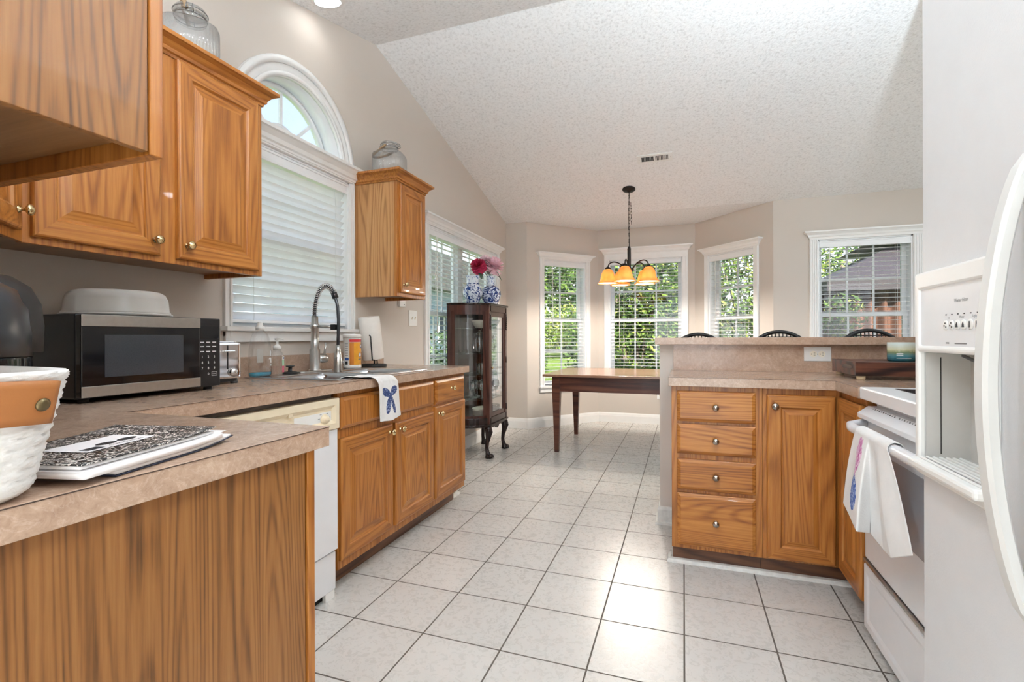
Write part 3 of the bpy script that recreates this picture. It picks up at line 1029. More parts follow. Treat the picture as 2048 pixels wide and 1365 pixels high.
# blind corner cabinet
t = thing('base_cabinet', 'oak corner base cabinet, a narrow strip left of the dishwasher', 'cabinet', (LX, 0.19, 0))
MB().box(LX + .003, FX - .022, 0.19, 1.062, 0.0, CT - .042).build('body', OAK_UNDER, t)
MB().box(FX - .022, FX, 0.84, 1.062, 0.09, CT - .042).build('face_frame', OAK_Z, t, bevel=.001)

def base_unit(label, y0, y1):
    t = thing('base_cabinet', label, 'cabinet', (LX, y0, 0))
    MB().box(LX + .003, FX - .02, y0 + .001, y1 - .001, 0.10, CT - .042).build('body', OAK_UNDER, t)
    MB().box(FX - .02, FX, y0 + .001, y1 - .001, 0.10, CT - .042).build('face_frame', OAK_Z, t, bevel=.001)
    MB().box(FX - .085, FX - .079, y0 + .001, y1 - .001, 0.0, 0.10).build('toe_kick', OAK_SHADEY, t)
    return t
t = base_unit('oak sink base cabinet with two doors and a false drawer front under the sink', 1.72, 2.555)
cab_door(t, (FX, 1.728, .705), (0, 1, 0), (1, 0, 0), .822, .138, None, OAK_Y, DRAWER, 'drawer_front')
cab_door(t, (FX, 1.728, .140), (0, 1, 0), (1, 0, 0), .392, .525, (.362, .488))
cab_door(t, (FX, 2.148, .140), (0, 1, 0), (1, 0, 0), .402, .525, (.035, .488))
t = base_unit('narrow oak base cabinet with one drawer and door, nearest the china cabinet', 2.555, CE)
cab_door(t, (FX, 2.572, .702), (0, 1, 0), (1, 0, 0), .40, .142, (.20, .080), OAK_Y, DRAWER, 'drawer')
cab_door(t, (FX, 2.572, .140), (0, 1, 0), (1, 0, 0), .41, .548, (.036, .505))
MB().box(LX + .003, FX, CE - .001, CE + .004, 0.10, CT - .042).build('side_panel', OAK_Z, t)

# peninsula cabinets
PY = 2.456
t = thing('base_cabinet', 'oak cabinet with a stack of four drawers at the end of the peninsula', 'cabinet', (-0.055, 2.995, 0))
MB().box(-0.055, 0.335, PY + .02, 2.995, 0.10, CT - .042).build('body', OAK_Z, t)
MB().box(-0.055, 0.335, PY, PY + .02, 0.095, CT - .042).build('face_frame', OAK_Z, t, bevel=.001)
MB().box(-0.052, 0.335, PY + .06, PY + .066, 0.0, 0.095).build('toe_kick', OAK_SHADEX, t)
for (a, b) in ((.699, .842), (.546, .687), (.377, .522), (.115, .361)):
    cab_door(t, (-0.030, PY, a), (1, 0, 0), (0, -1, 0), .337, b - a, (.1685, (b - a) / 2), OAK_X, DRAWER, 'drawer', NICKEL, .0145)
t = thing('base_cabinet', 'oak inside-corner base cabinet with two doors meeting beside the stove', 'cabinet', (0.335, 2.995, 0))
MB().prism([(0.336, PY + .02), (0.662, PY + .02), (0.662, 2.15), (1.25, 2.15), (1.25, 2.99), (0.336, 2.99)], 0.10, CT - .042).build('body', OAK_Z, t)
MB().box(0.336, 0.64, PY, PY + .02, 0.095, CT - .042).box(0.642, 0.662, 2.15, PY + .019, 0.095, CT - .042).build('face_frame', OAK_Z, t, bevel=.001)
MB().box(0.336, 0.70, PY + .06, PY + .066, 0.0, 0.095).box(0.70, 0.706, 2.15, PY + .06, 0.0, 0.095).build('toe_kick', OAK_SHADEX, t)
cab_door(t, (0.352, PY, .104), (1, 0, 0), (0, -1, 0), .266, .733, (.030, .684), OAK_X, kmat=NICKEL, ring=DOOR_S)
cab_door(t, (0.641, PY - .022, .104), (0, -1, 0), (-1, 0, 0), .275, .733, None, OAK_Y, ring=DOOR_S)

LAM_SEAM = plain('laminate_seam', S(70, 54, 46), .5)
# ------------------------------------------------------------------ worktops
SX0, SX1, SY0, SY1 = -1.965, -1.425, 1.760, 2.545      # sink cut-out
t = thing('kitchen_worktop', 'long L-shaped mottled brown laminate worktop holding the sink and microwave', 'worktop', (LX, 0.19, CT - .04))
xs = [LX + .002, SX0 + .02, SX1 - .02, -1.365, -0.718]
ys = [0.188, 0.858, SY0 + .02, SY1 - .02, 3.01]
def fillL(i, j):
    if i == 3: return j == 0
    return not (i == 1 and j == 2)
MB().cells(xs, ys, fillL, CT - .042, CT).build('slab', LAM, t, merge=True, bevel=.0015)
sm = MB()
sm.box(-1.3655, -1.3640, 0.858, 3.010, CT - .0022, CT - .0008).box(-0.7185, -0.7170, 0.188, 0.858, CT - .0022, CT - .0008)
sm.build('edge_seam', LAM_SEAM, t)
MB().box(LX + .0, LX + .019, 0.20, 2.985, CT - .0005, CT + .098).build('backsplash', LAM, t, bevel=.002)
t = thing('kitchen_worktop', 'mottled brown laminate worktop on the peninsula, turning the corner to the stove', 'worktop', (-0.068, 2.99, CT - .04))
MB().cells([-0.068, 0.612, 1.253], [2.137, 2.424, 2.978], lambda i, j: not (i == 0 and j == 0), CT - .042, CT).build('slab', LAM, t, merge=True, bevel=.0015)
MB().box(-0.068, 0.612, 2.4230, 2.4245, CT - .0022, CT - .0008).box(0.6110, 0.6125, 2.137, 2.424, CT - .0022, CT - .0008).build('edge_seam', LAM_SEAM, t)
MB().box(-0.055, 1.253, 2.979, 2.999, CT, 1.054).build('backsplash', LAM, t)
b = MB().box(-0.155, 1.253, 2.925, 3.36, 1.0545, 1.0935).build('breakfast_bar', LAM, None, origin=(0.5, 3.1, 1.0545), bevel=.0015)
tag(b, 'raised laminate bar ledge along the peninsula with stools behind it', 'bar')

# outlet on the peninsula backsplash
def outlet(name, label, O, U, V, Nn, w, h, horizontal=True):
    t = thing(name, label, 'electrical outlet', tuple(O))
    O, U, V, Nn = Vector(O), Vector(U), Vector(V), Vector(Nn)
    MB().obox(O, U, V, Nn, w, h, .005).build('cover_plate', WHITE_PLASTIC, t, bevel=.002)
    for k in (-1, 1):
        c = O + U * (w / 2 + (k * .0195 if horizontal else 0)) + V * (h / 2 + (0 if horizontal else k * .0195)) + Nn * .005
        M = Matrix((U, V, Nn)).transposed()
        rc = MB().lathe([(.0165, 0), (.0165, .0015), (.0001, .0015)], c, 24, 0, False, M).build('receptacle', IVORY, t)
        s = MB()
        for dv in (-.0055, .0055):
            s.obox(c + U * .001 + V * (dv - .001) + Nn * .0012, U, V, Nn, .008, .002, .0008)
        s.obox(c - U * .0105 - V * .0022 + Nn * .0012, U, V, Nn, .0045, .0045, .0008)
        s.build('slots', DARK_GAP, rc)
    MB().lathe([(.003, 0), (.0028, .0012), (.0001, .0014)], O + U * w / 2 + V * h / 2 + Nn * .005, 10, 0, True, Matrix((U, V, Nn)).transposed()).build('screw', STEEL, t)
outlet('electrical_outlet', 'white double outlet on the peninsula backsplash beside the cutting board', (0.607, 2.9785, .966), (1, 0, 0), (0, 0, 1), (0, -1, 0), .126, .076)
outlet('electrical_outlet', 'small white outlet low on the bay wall behind the dining table', (-0.315, 6.389, .32), (1, 0, 0), (0, 0, 1), (0, -1, 0), .076, .122, False)
t = thing('light_switch', 'white double light switch between the narrow wall cabinet and the double window', 'light switch', (LX, 3.35, 1.19))
MB().box(LX, LX + .006, 3.352, 3.472, 1.192, 1.316).build('cover_plate', WHITE_PLASTIC, t, bevel=.002)
for y in (3.389, 3.435):
    MB().obox((LX + .006, y - .004, 1.246), (0, 1, 0), (0.25, 0, 0.97), (0.97, 0, -0.25), .008, .02, .007).build('toggle', IVORY, t, bevel=.001)
t = thing('door_chime', 'small white wall box tucked under the narrow wall cabinet', 'wall box', (LX, 3.2, 1.34))
MB().box(LX, LX + .022, 3.195, 3.272, 1.335, 1.385).build('case', WHITE_PLASTIC, t, bevel=.003)
MB().lathe([(.004, 0), (.004, .002), (.0001, .002)], (LX + .022, 3.252, 1.352), 10, 0, True, Vector((1, 0, 0)).to_track_quat('Z', 'Y').to_matrix()).build('button', DARK_GAP, t)

# ------------------------------------------------------------------ dishwasher
t = thing('dishwasher', 'white dishwasher with an aged cream control panel between corner and sink cabinets', 'dishwasher', (LX, 1.08, 0))
DX = -1.385
MB().box(LX + .03, DX - .035, 1.083, 1.708, 0.09, .862).build('tub', plain('grey_tub_edge', S(112, 108, 104), .5), t)
MB().box(DX - .035, DX, 1.086, 1.706, .205, .713).build('door', WHITE_APP, t, bevel=.003)
cp = MB()
rings(cp, (DX - .03, 1.084, .716), (0, 1, 0), (0, 0, 1), (1, 0, 0), .624, .128, [(0, 0), (0, .036), (.003, .040), (.026, .042), (.040, .030), (.042, .030)])
po = cp.build('control_panel', CREAM, t)
MB().box(DX, DX + .0012, 1.24, 1.42, .806, .826).build('vent_slot', DARK_GAP, po)
MB().box(DX, DX + .010, 1.425, 1.445, .800, .822).build('latch', CREAM, po, bevel=.002)
MB().box(DX, DX + .0012, 1.447, 1.525, .808, .824).build('vent_slot', DARK_GAP, po)
MB().box(DX, DX + .0008, 1.46, 1.664, .742, .794).build('dial_plate', WHITE_PLASTIC, po)
dy, dz = 1.622, .766
MB().lathe([(.021, 0), (.021, .006), (.015, .010), (.014, .018), (.0001, .019)], (DX + .0008, dy, dz), 24, 0, True, Vector((1, 0, 0)).to_track_quat('Z', 'Y').to_matrix()).build('dial', CREAM, po)
MB().box(DX + .019, DX + .023, dy - .013, dy + .013, dz - .004, dz + .004).build('dial_grip', CREAM, po, bevel=.001)
ti = MB()
for a in range(0, 300, 40):
    c, s_ = math.cos(R(a + 130)), math.sin(R(a + 130))
    ti.obox((DX + .0008, dy + .030 * c - .005, dz + .028 * s_ - .0015), (0, 1, 0), (0, 0, 1), (1, 0, 0), .010, .0022, .0005)
ti.build('dial_marks', INK, po)
MB().box(DX - .03, DX - .012, 1.086, 1.706, .035, .195).build('kick_plate', WHITE_APP, t, bevel=.003)
MB().box(DX - .06, DX - .04, 1.10, 1.69, .0, .035).build('toe_panel', DARK_GAP, t)
MB().box(DX - .03, DX - .014, 1.645, 1.70, .0, .034).build('foot', WHITE_PLASTIC, t)

# ------------------------------------------------------------------ range
t = thing('kitchen_range', 'white electric range with smooth cooktop and a towel on its oven handle', 'stove', (0.66, 1.37, 0))
RY0, RY1 = 1.372, 2.130
MB().box(.668, 1.25, RY0, RY1, .04, .866).build('body', WHITE_APP, t, bevel=.002)
ck = MB().box(.614, 1.25, RY0, RY1, .867, .911).build('cooktop', WHITE_APP, t, bevel=.005)
MB().box(.700, 1.195, 1.44, 2.06, .9112, .9125).build('glass_surface', COOKTOP, ck)
for (x, y, r) in ((.82, 1.88, .10), (1.07, 1.88, .075), (.82, 1.60, .075), (1.07, 1.60, .10)):
    br = MB()
    for rr in (r, r * .72, r * .42):
        br.tube([(x + rr * math.cos(2 * PI * k / 40), y + rr * math.sin(2 * PI * k / 40), .9126) for k in range(40)], .0018, 6, 0, True)
    br.build('burner_ring', plain('burner_grey', S(150, 150, 152), .3) if 'burner_grey' not in MATS else MATS['burner_grey'], ck)
MB().box(1.18, 1.25, RY0, RY1, .911, 1.08).build('backguard', WHITE_APP, t, bevel=.006)
dr = MB().box(.628, .668, RY0 + .004, RY1 - .004, .287, .800)
od = dr.build('oven_door', WHITE_APP, t, bevel=.004)
MB().box(.6268, .628, 1.50, 2.00, .47, .70).build('window', OVENG, od)
vb = MB()
vb.prism([(.668, .800), (.668, .842), (.640, .842), (.606, .816), (.606, .800)], RY0 + .004, RY1 - .004, axis='y')
vo_ = vb.build('vent_band', WHITE_APP, od, bevel=.002)
ns = 34
sl = MB()
vdir = Vector((.034, 0, .030)).normalized(); vn = Vector((-.030, 0, .034)).normalized()
for k in range(ns):
    if k % 12 == 11: continue
    y = 2.055 - k * .0185
    for q in range(4):
        o = Vector((.6075, y + [.0, .0025, .0025, .0][q], .8135)) + vdir * (.005 + q * .0085)
        sl.obox(o - vn * .001, (0, 1, 0), vdir, vn, .0075, .0092, .0014)
sl.build('vent_grille', DARK_GAP, vo_)
hd = MB()
hp = []
for k in range(25):
    u = k / 24
    y = 2.108 - u * .716
    e = min(1, min(u, 1 - u) / .055)
    hp.append((.628 - .060 * math.sin(e * PI / 2), y, .771 + .011 * (1 - e)))
hd.tube(hp, [.017] * 25, 10, 0, False, 1.0)
hd.build('door_handle', WHITE_APP, od)
MB().box(.622, .640, RY0 + .004, RY1 - .004, .272, .284).build('trim_strip', STEEL, t, bevel=.001)
dd = MB()
rings(dd, (.650, RY1 - .004, .030), (0, -1, 0), (0, 0, 1), (-1, 0, 0), RY1 - RY0 - .008, .236, [(0, 0), (0, .020), (.005, .026), (.03, .026), (.045, .022), (.05, .022)])
dd.build('storage_drawer', WHITE_APP, t)
MB().box(.69, 1.24, RY0 + .02, RY1 - .02, .0, .04).build('plinth', DARK_GAP, t)

# ------------------------------------------------------------------ refrigerator
t = thing('refrigerator', 'tall white side-by-side refrigerator with an ice and water dispenser at right edge', 'refrigerator', (.60, .45, 0))
MB().box(.603, 1.25, .455, 1.352, .03, 1.90).build('body', WHITE_TEX, t, bevel=.004)
FXf = .513
def doorcell(y0, y1, holes):
    ys = sorted({y0, y1, *[h[0] for h in holes], *[h[1] for h in holes]})
    zs = sorted({.09, 1.905, *[h[2] for h in holes], *[h[3] for h in holes]})
    def fill(i, j):
        a = (ys[i] + ys[i + 1]) / 2; b = (zs[j] + zs[j + 1]) / 2
        return not any(h[0] < a < h[1] and h[2] < b < h[3] for h in holes)
    return MB().cells(ys, zs, fill, 0, .086, 0, lambda a, b, c: (FXf + c, a, b))
DY0, DY1, DZ0, DZ1 = 1.085, 1.336, .826, 1.062
fd = doorcell(.935, 1.355, [(DY0, DY1, DZ0, DZ1)]).build('freezer_door', WHITE_TEX, t, merge=True, bevel=.004)
doorcell(.458, .928, []).build('fridge_door', WHITE_TEX, t, merge=True, bevel=.006)
MB().box(.56, .62, .47, 1.34, .02, .085).build('kick_grille', WHITE_PLASTIC, t)
# dispenser
bz = MB()
Pz = lambda a, b, c: (FXf + .0005 - c, a, b)
bz.cells([1.062, DY0, DY1, 1.3555], [.790, DZ0, DZ1, 1.076, 1.200, 1.238], lambda i, j: not (i == 1 and j in (1, 3)), 0, .016, 0, Pz)
bo = bz.build('dispenser_bezel', WHITE_PLASTIC, fd, merge=True, bevel=.005)
rc = MB()
x0, x1 = FXf - .002, FXf + .078
v = [(x, y, z) for z in (DZ0 + .001, DZ1 - .001) for y in (DY0 + .001, DY1 - .0015) for x in (x0, x1)]
rc.add(v, [(0, 1, 3, 2), (4, 6, 7, 5), (0, 4, 5, 1), (2, 3, 7, 6), (1, 5, 7, 3)])
rc.build('dispenser_recess', GREY_RECESS, fd, recalc=False)
MB().box(FXf + .024, FXf + .0255, DY1 - .0024, DY1 - .0012, DZ0 + .01, DZ1 - .012).build('recess_seam', DARK_GAP, fd)
MB().box(FXf - .010, FXf + .002, DY0 - .002, DY1 + .002, 1.074, 1.202).build('control_panel', WHITE_APP, fd)
tr = MB().box(FXf - .034, FXf + .07, 1.075, 1.346, .806, .826)
to = tr.build('drip_tray', WHITE_PLASTIC, fd, bevel=.006)
rb = MB()
for k in range(7):
    rb.box(FXf - .018 + k * .012, FXf - .012 + k * .012, 1.09, 1.33, .826, .831)
rb.build('tray_ribs', WHITE_PLASTIC, fd, bevel=.002)
pw = MB().prism([(1.100, .930), (1.172, .966), (1.172, .978), (1.100, 1.012)], FXf + .012, FXf + .034, axis='x')
pw.build('paddle', WHITE_PLASTIC, fd, bevel=.003)
MB().tube([(FXf + .05, 1.30, 1.055), (FXf + .045, 1.24, 1.045), (FXf + .03, 1.18, 1.02)], .004, 6).build('water_line', INK, fd)
pX = FXf - .0102
pbU = (0, -1, 0)
for k in range(6):
    y = 1.225 - k * .0225
    bt = MB()
    bt.lathe([(.0098, 0), (.0098, .0015), (.0082, .0022), (.0001, .0022)], (pX, y, 1.119), 24, 0, True, Vector((-1, 0, 0)).to_track_quat('Z', 'Y').to_matrix() @ Matrix.Diagonal((1.22, .85, 1)) if False else Vector((-1, 0, 0)).to_track_quat('Z', 'Y').to_matrix())
    bo_ = bt.build('button', WHITE_PLASTIC, fd)
    mk = MB()
    if k in (0, 1):
        for (a, c) in ((-.004, -.004), (.003, -.001), (-.001, .004)):
            mk.box(pX - .0028, pX - .0022, y + a - .0015, y + a + .0015, 1.119 + c - .0015, 1.119 + c + .0015)
    elif k in (2, 3):
        mk.prism([(y - .004, 1.114), (y + .004, 1.114), (y + .0025, 1.120), (y, 1.1245), (y - .0025, 1.120)], pX - .0028, pX - .0022, axis='x')
    else:
        mk.box(pX - .0028, pX - .0022, y - .0012, y + .0012, 1.113, 1.125)
    mk.build('icon', INK_D, bo_)
    MB().box(pX - .0006, pX, y - .002, y + .002, 1.139, 1.1412).build('indicator', INK_D, fd)
for (b_, y, z, sz) in (('Ice', 1.214, 1.1335, .007), ('Water', 1.166, 1.1340, .007), ('Light', 1.122, 1.1345, .007), ('Water Filter', 1.168, 1.1665, .010)):
    text('lettering', b_, sz, INK, fd, (pX, y, z), pbU, (0, 0, 1), (-1, 0, 0))
ln = MB()
ln.box(pX - .0004, pX, 1.150, 1.192, 1.0815, 1.0835).box(pX - .0004, pX, 1.214, 1.226, 1.082, 1.0845)
ln.build('small_print', INK, fd)
# bowed handle bars
for (y0, nm) in ((.982, 'freezer_handle'), (.855, 'fridge_handle')):
    hb = MB()
    pts = []
    for k in range(33):
        u = k / 32
        z = .645 + u * .74
        bow = math.sin(u * PI) ** .62
        pts.append(Vector((FXf + .004 - .062 * bow, y0, z)))
    n = len(pts)
    vv = []
    for p in pts:
        for (dx, dy_) in ((-.006, -.016), (-.011, -.010), (-.011, .012), (-.006, .017), (.007, .017), (.010, .012), (.010, -.011), (.006, -.016)):
            vv.append((p.x + dx, p.y + dy_, p.z))
    fs = []
    for k in range(n - 1):
        for i in range(8):
            fs.append((k * 8 + i, k * 8 + (i + 1) % 8, (k + 1) * 8 + (i + 1) % 8, (k + 1) * 8 + i))
    fs += [tuple(range(7, -1, -1)), tuple((n - 1) * 8 + i for i in range(8))]
    hb.add(vv, fs, 0, False)
    hb.build(nm, HANDLE_GREY, t)
# ------------------------------------------------------------------ sink and faucet
XQ = Vector((1, 0, 0)).to_track_quat('Z', 'Y').to_matrix()
YQ = Vector((0, 1, 0)).to_track_quat('Z', 'X').to_matrix()
ZS = CT
t = thing('kitchen_sink', 'double-bowl stainless steel sink set in the worktop under the window', 'sink', (-1.7, 2.15, ZS))
BX0, BX1 = -1.835, -1.465
YM = (SY0 + SY1) / 2
xs = [SX0, BX0, BX1, SX1]
ys = [SY0, SY0 + .045, YM - .022, YM + .022, SY1 - .045, SY1]
rm = MB().cells(xs, ys, lambda i, j: not (i == 1 and j in (1, 3)), ZS - .001, ZS + .006)
rm.build('rim', SINK_ST, t, merge=True, bevel=.003)
def bowl(y0, y1):
    mb = MB()
    n = 28
    def loop(ins, z, rad):
        a0, a1, b0, b1 = BX0 + ins, BX1 - ins, y0 + ins, y1 - ins
        out = []
        for (cx, cy, st) in ((a1 - rad, b1 - rad, 0), (a0 + rad, b1 - rad, 90), (a0 + rad, b0 + rad, 180), (a1 - rad, b0 + rad, 270)):
            for k in range(7):
                a = R(st + 90 * k / 6)
                out.append((cx + rad * math.cos(a), cy + rad * math.sin(a), z))
        return out
    L = [loop(-.004, ZS + .0055, .03), loop(.004, ZS + .003, .045), loop(.010, ZS - .02, .05), loop(.016, ZS - .15, .05), loop(.035, ZS - .175, .05), loop(.10, ZS - .18, .05)]
    b = 0
    for l in L: mb.v.extend(Vector(p) for p in l)
    m = len(L[0])
    for k in range(len(L) - 1):
        for i in range(m):
            mb.f.append((k * m + i, k * m + (i + 1) % m, (k + 1) * m + (i + 1) % m, (k + 1) * m + i)); mb.m.append(0); mb.s.append(True)
    mb.f.append(tuple((len(L) - 1) * m + i for i in range(m))); mb.m.append(0); mb.s.append(False)
    o = mb.build('bowl', SINK_ST, t)
    c = ((BX0 + BX1) / 2, (y0 + y1) / 2, ZS - .179)
    MB().lathe([(.04, 0), (.038, .003), (.03, .001), (.0001, .0005)], c, 24).build('drain', STEEL, o)
bowl(ys[1], ys[2]); bowl(ys[3], ys[4])

FXc, FYc = -1.925, 2.185
z0 = ZS + .006
t = thing('kitchen_faucet', 'tall brushed steel spring-neck faucet behind the sink', 'faucet', (FXc, FYc, z0))
bp = []
for k in range(24):
    a = 2 * PI * k / 24
    bp.append((FXc + .028 * math.cos(a), FYc + (.098 if math.sin(a) > 0 else -.098) + .028 * math.sin(a)))
MB().prism(bp, z0, z0 + .005).build('base_plate', STEEL, t, bevel=.0015)
MB().lathe([(.034, .005), (.034, .010), (.028, .014), (.0275, .122), (.0215, .123), (.0205, .235), (.0235, .237), (.0235, .262), (.0185, .264), (.0175, .305), (.0001, .306)], (FXc, FYc, z0), 28).build('body', STEEL, t)
MB().lathe([(.0001, 0), (.022, .0), (.022, .028), (.0235, .03), (.0235, .058), (.018, .066), (.0001, .067)], (FXc, FYc + .026, z0 + .068), 24, 0, True, YQ).build('handle_hub', STEEL, t)
MB().tube([(FXc + .004, FYc + .07, z0 + .088), (FXc + .006, FYc + .075, z0 + .12), (FXc + .006, FYc + .080, z0 + .158)], [.0065, .006, .006], 10).build('lever', STEEL, t)
arc = []
zt = z0 + .305
reach, hgt = .150, .165
for k in range(0, 41):
    u = k / 40
    a = PI * u
    x = FXc + reach / 2 * (1 - math.cos(a))
    z = zt + hgt * math.sin(a) ** .8 if u < .82 else None
    if z is None: break
    arc.append(Vector((x, FYc, z)))
endp = arc[-1]
hose = arc + [Vector((FXc + reach * 1.02, FYc, zt + .055)), Vector((FXc + reach * 1.06, FYc, zt - .02)), Vector((FXc + reach * 1.05, FYc, zt - .10)), Vector((FXc + reach * 1.03, FYc, zt - .17))]
MB().tube(hose, .0085, 10).build('hose', CHAR, t)
hx = []
L = [0]
for k in range(1, len(arc)): L.append(L[-1] + (arc[k] - arc[k - 1]).length)
turns = 27
NS = turns * 10
for q in range(NS + 1):
    s = L[-1] * q / NS
    k = max(i for i in range(len(L)) if L[i] <= s + 1e-9)
    k = min(k, len(arc) - 2)
    f = (s - L[k]) / (L[k + 1] - L[k])
    p = arc[k].lerp(arc[k + 1], f)
    tg = (arc[k + 1] - arc[k]).normalized()
    nn = Vector((0, 1, 0)); bn = tg.cross(nn)
    a = 2 * PI * turns * q / NS
    hx.append(p + (nn * math.cos(a) + bn * math.sin(a)) * .0145)
MB().tube(hx, .0023, 6).build('spring', CHROME, t)
ed = (arc[-1] - arc[-2]).normalized()
MB().lathe([(.0165, -.018), (.0165, .012), (.0001, .013)], endp, 20, 0, True, ed.to_track_quat('Z', 'Y').to_matrix()).build('spring_cap', BLACK, t)
hxp = FXc + reach * 1.03
MB().lathe([(.0001, 0), (.021, .0), (.0225, .006), (.0215, .085), (.0195, .088), (.0150, .120), (.0125, .150), (.0001, .151)], (hxp, FYc, zt - .308), 26).build('spray_head', STEEL, t)
MB().tube([(FXc, FYc, z0 + .250), (hxp - .03, FYc, z0 + .243)], .0065, 8).build('docking_arm', STEEL, t)
MB().box(hxp - .036, hxp - .004, FYc - .018, FYc + .018, z0 + .228, z0 + .258).build('dock', BLACK, t, bevel=.003)

t = thing('soap_dispenser', 'short steel soap dispenser pump beside the faucet', 'soap dispenser', (-1.925, 2.385, z0))
MB().lathe([(.021, 0), (.021, .004), (.012, .010), (.011, .026), (.0165, .03), (.0165, .058), (.013, .064), (.0001, .065)], (-1.925, 2.385, z0), 22).build('body', STEEL, t)
MB().tube([(-1.925, 2.385, z0 + .050), (-1.895, 2.375, z0 + .050), (-1.880, 2.370, z0 + .040)], [.007, .0055, .005], 8).build('spout', STEEL, t)
t = thing('sink_stopper', 'black rubber sink stopper with a knob on the sink rim', 'stopper', (-1.925, 2.005, z0))
MB().lathe([(.036, 0), (.037, .006), (.030, .010), (.010, .012), (.009, .034), (.021, .037), (.021, .042), (.0001, .044)], (-1.925, 2.005, z0), 24).build('disc', BLACK_M, t)

# bottles by the sink
def super_r(p):
    return lambda a, z: (abs(math.cos(a)) ** p + abs(math.sin(a)) ** p) ** (-1 / p)
t = thing('dish_soap_bottle', 'tall clear dish soap bottle with a little blue liquid left', 'bottle', (-1.925, 1.815, z0))
c = (-1.925, 1.815, z0)
def flat(k): return Matrix(((k, 0, 0), (0, 1, 0), (0, 0, 1)))
MF = Matrix.Rotation(R(0), 3, 'Z') @ flat(.62)
MB().lathe([(.056, .001), (.060, .008), (.061, .06), (.059, .13), (.050, .18), (.040, .205), (.022, .222), (.018, .228)], c, 32, 0, True, MF).build('bottle', CLEARP, t)
MB().lathe([(.054, .003), (.057, .009), (.057, .020), (.0001, .020)], c, 28, 0, True, MF).build('liquid', BLUE_SOAP, t)
MB().lathe([(.020, .222), (.021, .240), (.014, .244), (.011, .262), (.0001, .263)], c, 20).build('cap', WHITE_PLASTIC, t)
lb = MB()
lb.grid(lambda u, v: (c[0] + .0385 * math.cos(R(-46 + 30 * u)), c[1] + .0625 * math.sin(R(-46 + 30 * u)), z0 + .068 + .066 * v), 8, 3, 0, True)
lb.build('back_label', plain('faded_label', S(176, 172, 166), .6), t, recalc=False)
ar = MB()
def onb(a, z): return (c[0] + .0392 * math.cos(a), c[1] + .0632 * math.sin(a), z0 + z)
for (aa, zz, w_, h_) in ((.50, .050, .26, .010), (.52, .064, .20, .022), (.42, .082, .36, .008), (.48, .098, .18, .026)):
    ar.add([onb(aa - w_ / 2, zz), onb(aa + w_ / 2, zz), onb(aa + w_ / 2 * .7, zz + h_), onb(aa - w_ / 2 * .7, zz + h_)], [(0, 1, 2, 3)])
ar.build('white_print', INK_W, t, recalc=False)
t = thing('hand_soap_bottle', 'small clear hand soap pump bottle with green and pink label', 'bottle', (-1.925, 1.920, z0))
c = (-1.925, 1.920, z0)
MF = flat(.7)
MB().lathe([(.033, .001), (.0355, .006), (.0355, .085), (.033, .10), (.025, .115), (.018, .122), (.017, .128)], c, 28, 0, True, MF).build('bottle', CLEARP, t)
MB().lathe([(.019, .126), (.020, .142), (.012, .147), (.009, .152), (.006, .154), (.006, .178), (.0001, .178)], c, 20).build('pump_collar', WHITE_PLASTIC, t)
MB().tube([(c[0] - .012, c[1], z0 + .180), (c[0] + .004, c[1], z0 + .182), (c[0] + .030, c[1], z0 + .181), (c[0] + .040, c[1], z0 + .176)], [.007, .009, .006, .004], 8, 0, False, .6).build('pump_spout', WHITE_PLASTIC, t)
def lab(a0, a1, z0_, z1_, m, nm):
    g = MB().grid(lambda u, v: (c[0] + .0258 * math.cos(a0 + (a1 - a0) * u), c[1] + .0365 * math.sin(a0 + (a1 - a0) * u), z0 + z0_ + (z1_ - z0_) * v), 8, 2)
    g.build(nm, m, t, recalc=False)
lab(R(10), R(80), .045, .075, GREENL, 'label'); lab(R(10), R(80), .012, .045, PINKL, 'label'); lab(R(10), R(80), .075, .092, CANW, 'label'); lab(R(22), R(62), .079, .088, CANB, 'logo')

# canister of wipes
t = thing('wipes_canister', 'white canister of wipes with an orange label and red band', 'canister', (-1.90, 2.475, ZS + .004))
c = (-1.90, 2.475, ZS + .006)
MB().lathe([(.050, 0), (.053, .004), (.053, .018), (.0515, .020), (.0515, .176), (.053, .178), (.053, .182), (.0001, .182)], c, 36).build('tub', CANW, t)
MB().lathe([(.054, .182), (.0545, .202), (.051, .208), (.0001, .208)], c, 36).build('lid', CANW, t)
def cyl(a0, a1, z0_, z1_, m, nm, r=.0519, par=None, n=14):
    return MB().grid(lambda u, v: (c[0] + r * math.cos(a0 + (a1 - a0) * u), c[1] + r * math.sin(a0 + (a1 - a0) * u), c[2] + z0_ + (z1_ - z0_) * v), n, 2).build(nm, m, t, recalc=False)
A0 = R(-72)
cyl(A0 + R(2), A0 + R(118), .160, .176, CANR, 'label_band')
cyl(A0 + R(2), A0 + R(30), .022, .158, CANO2, 'label_panel')
cyl(A0 + R(30), A0 + R(118), .022, .158, CANO, 'label_panel')
cyl(A0 - R(34), A0 - R(3), .050, .066, CANB, 'label_patch', .0521)
cyl(A0 - R(30), A0 - R(10), .024, .044, INK_D, 'barcode', .0521)
def disc_on(a, z, r, m, nm, rr=.0523, hole=0):
    mb = MB()
    n = 20
    pts = [(rr, a + r * math.cos(2 * PI * k / n) / rr, c[2] + z + r * math.sin(2 * PI * k / n)) for k in range(n)]
    mb.add([(c[0] + q * math.cos(b), c[1] + q * math.sin(b), zz) for q, b, zz in pts], [tuple(range(n))])
    return mb.build(nm, m, t, recalc=False)
disc_on(A0 + R(92), .136, .013, CANB, 'logo_disc'); disc_on(A0 + R(92), .136, .008, CANW, 'logo_center', .0526)
disc_on(A0 + R(78), .082, .014, CANB, 'logo_disc'); disc_on(A0 + R(78), .082, .011, CANW, 'logo_center', .0526)
cyl(A0 + R(62), A0 + R(92), .052, .060, INK, 'small_print', .0522)
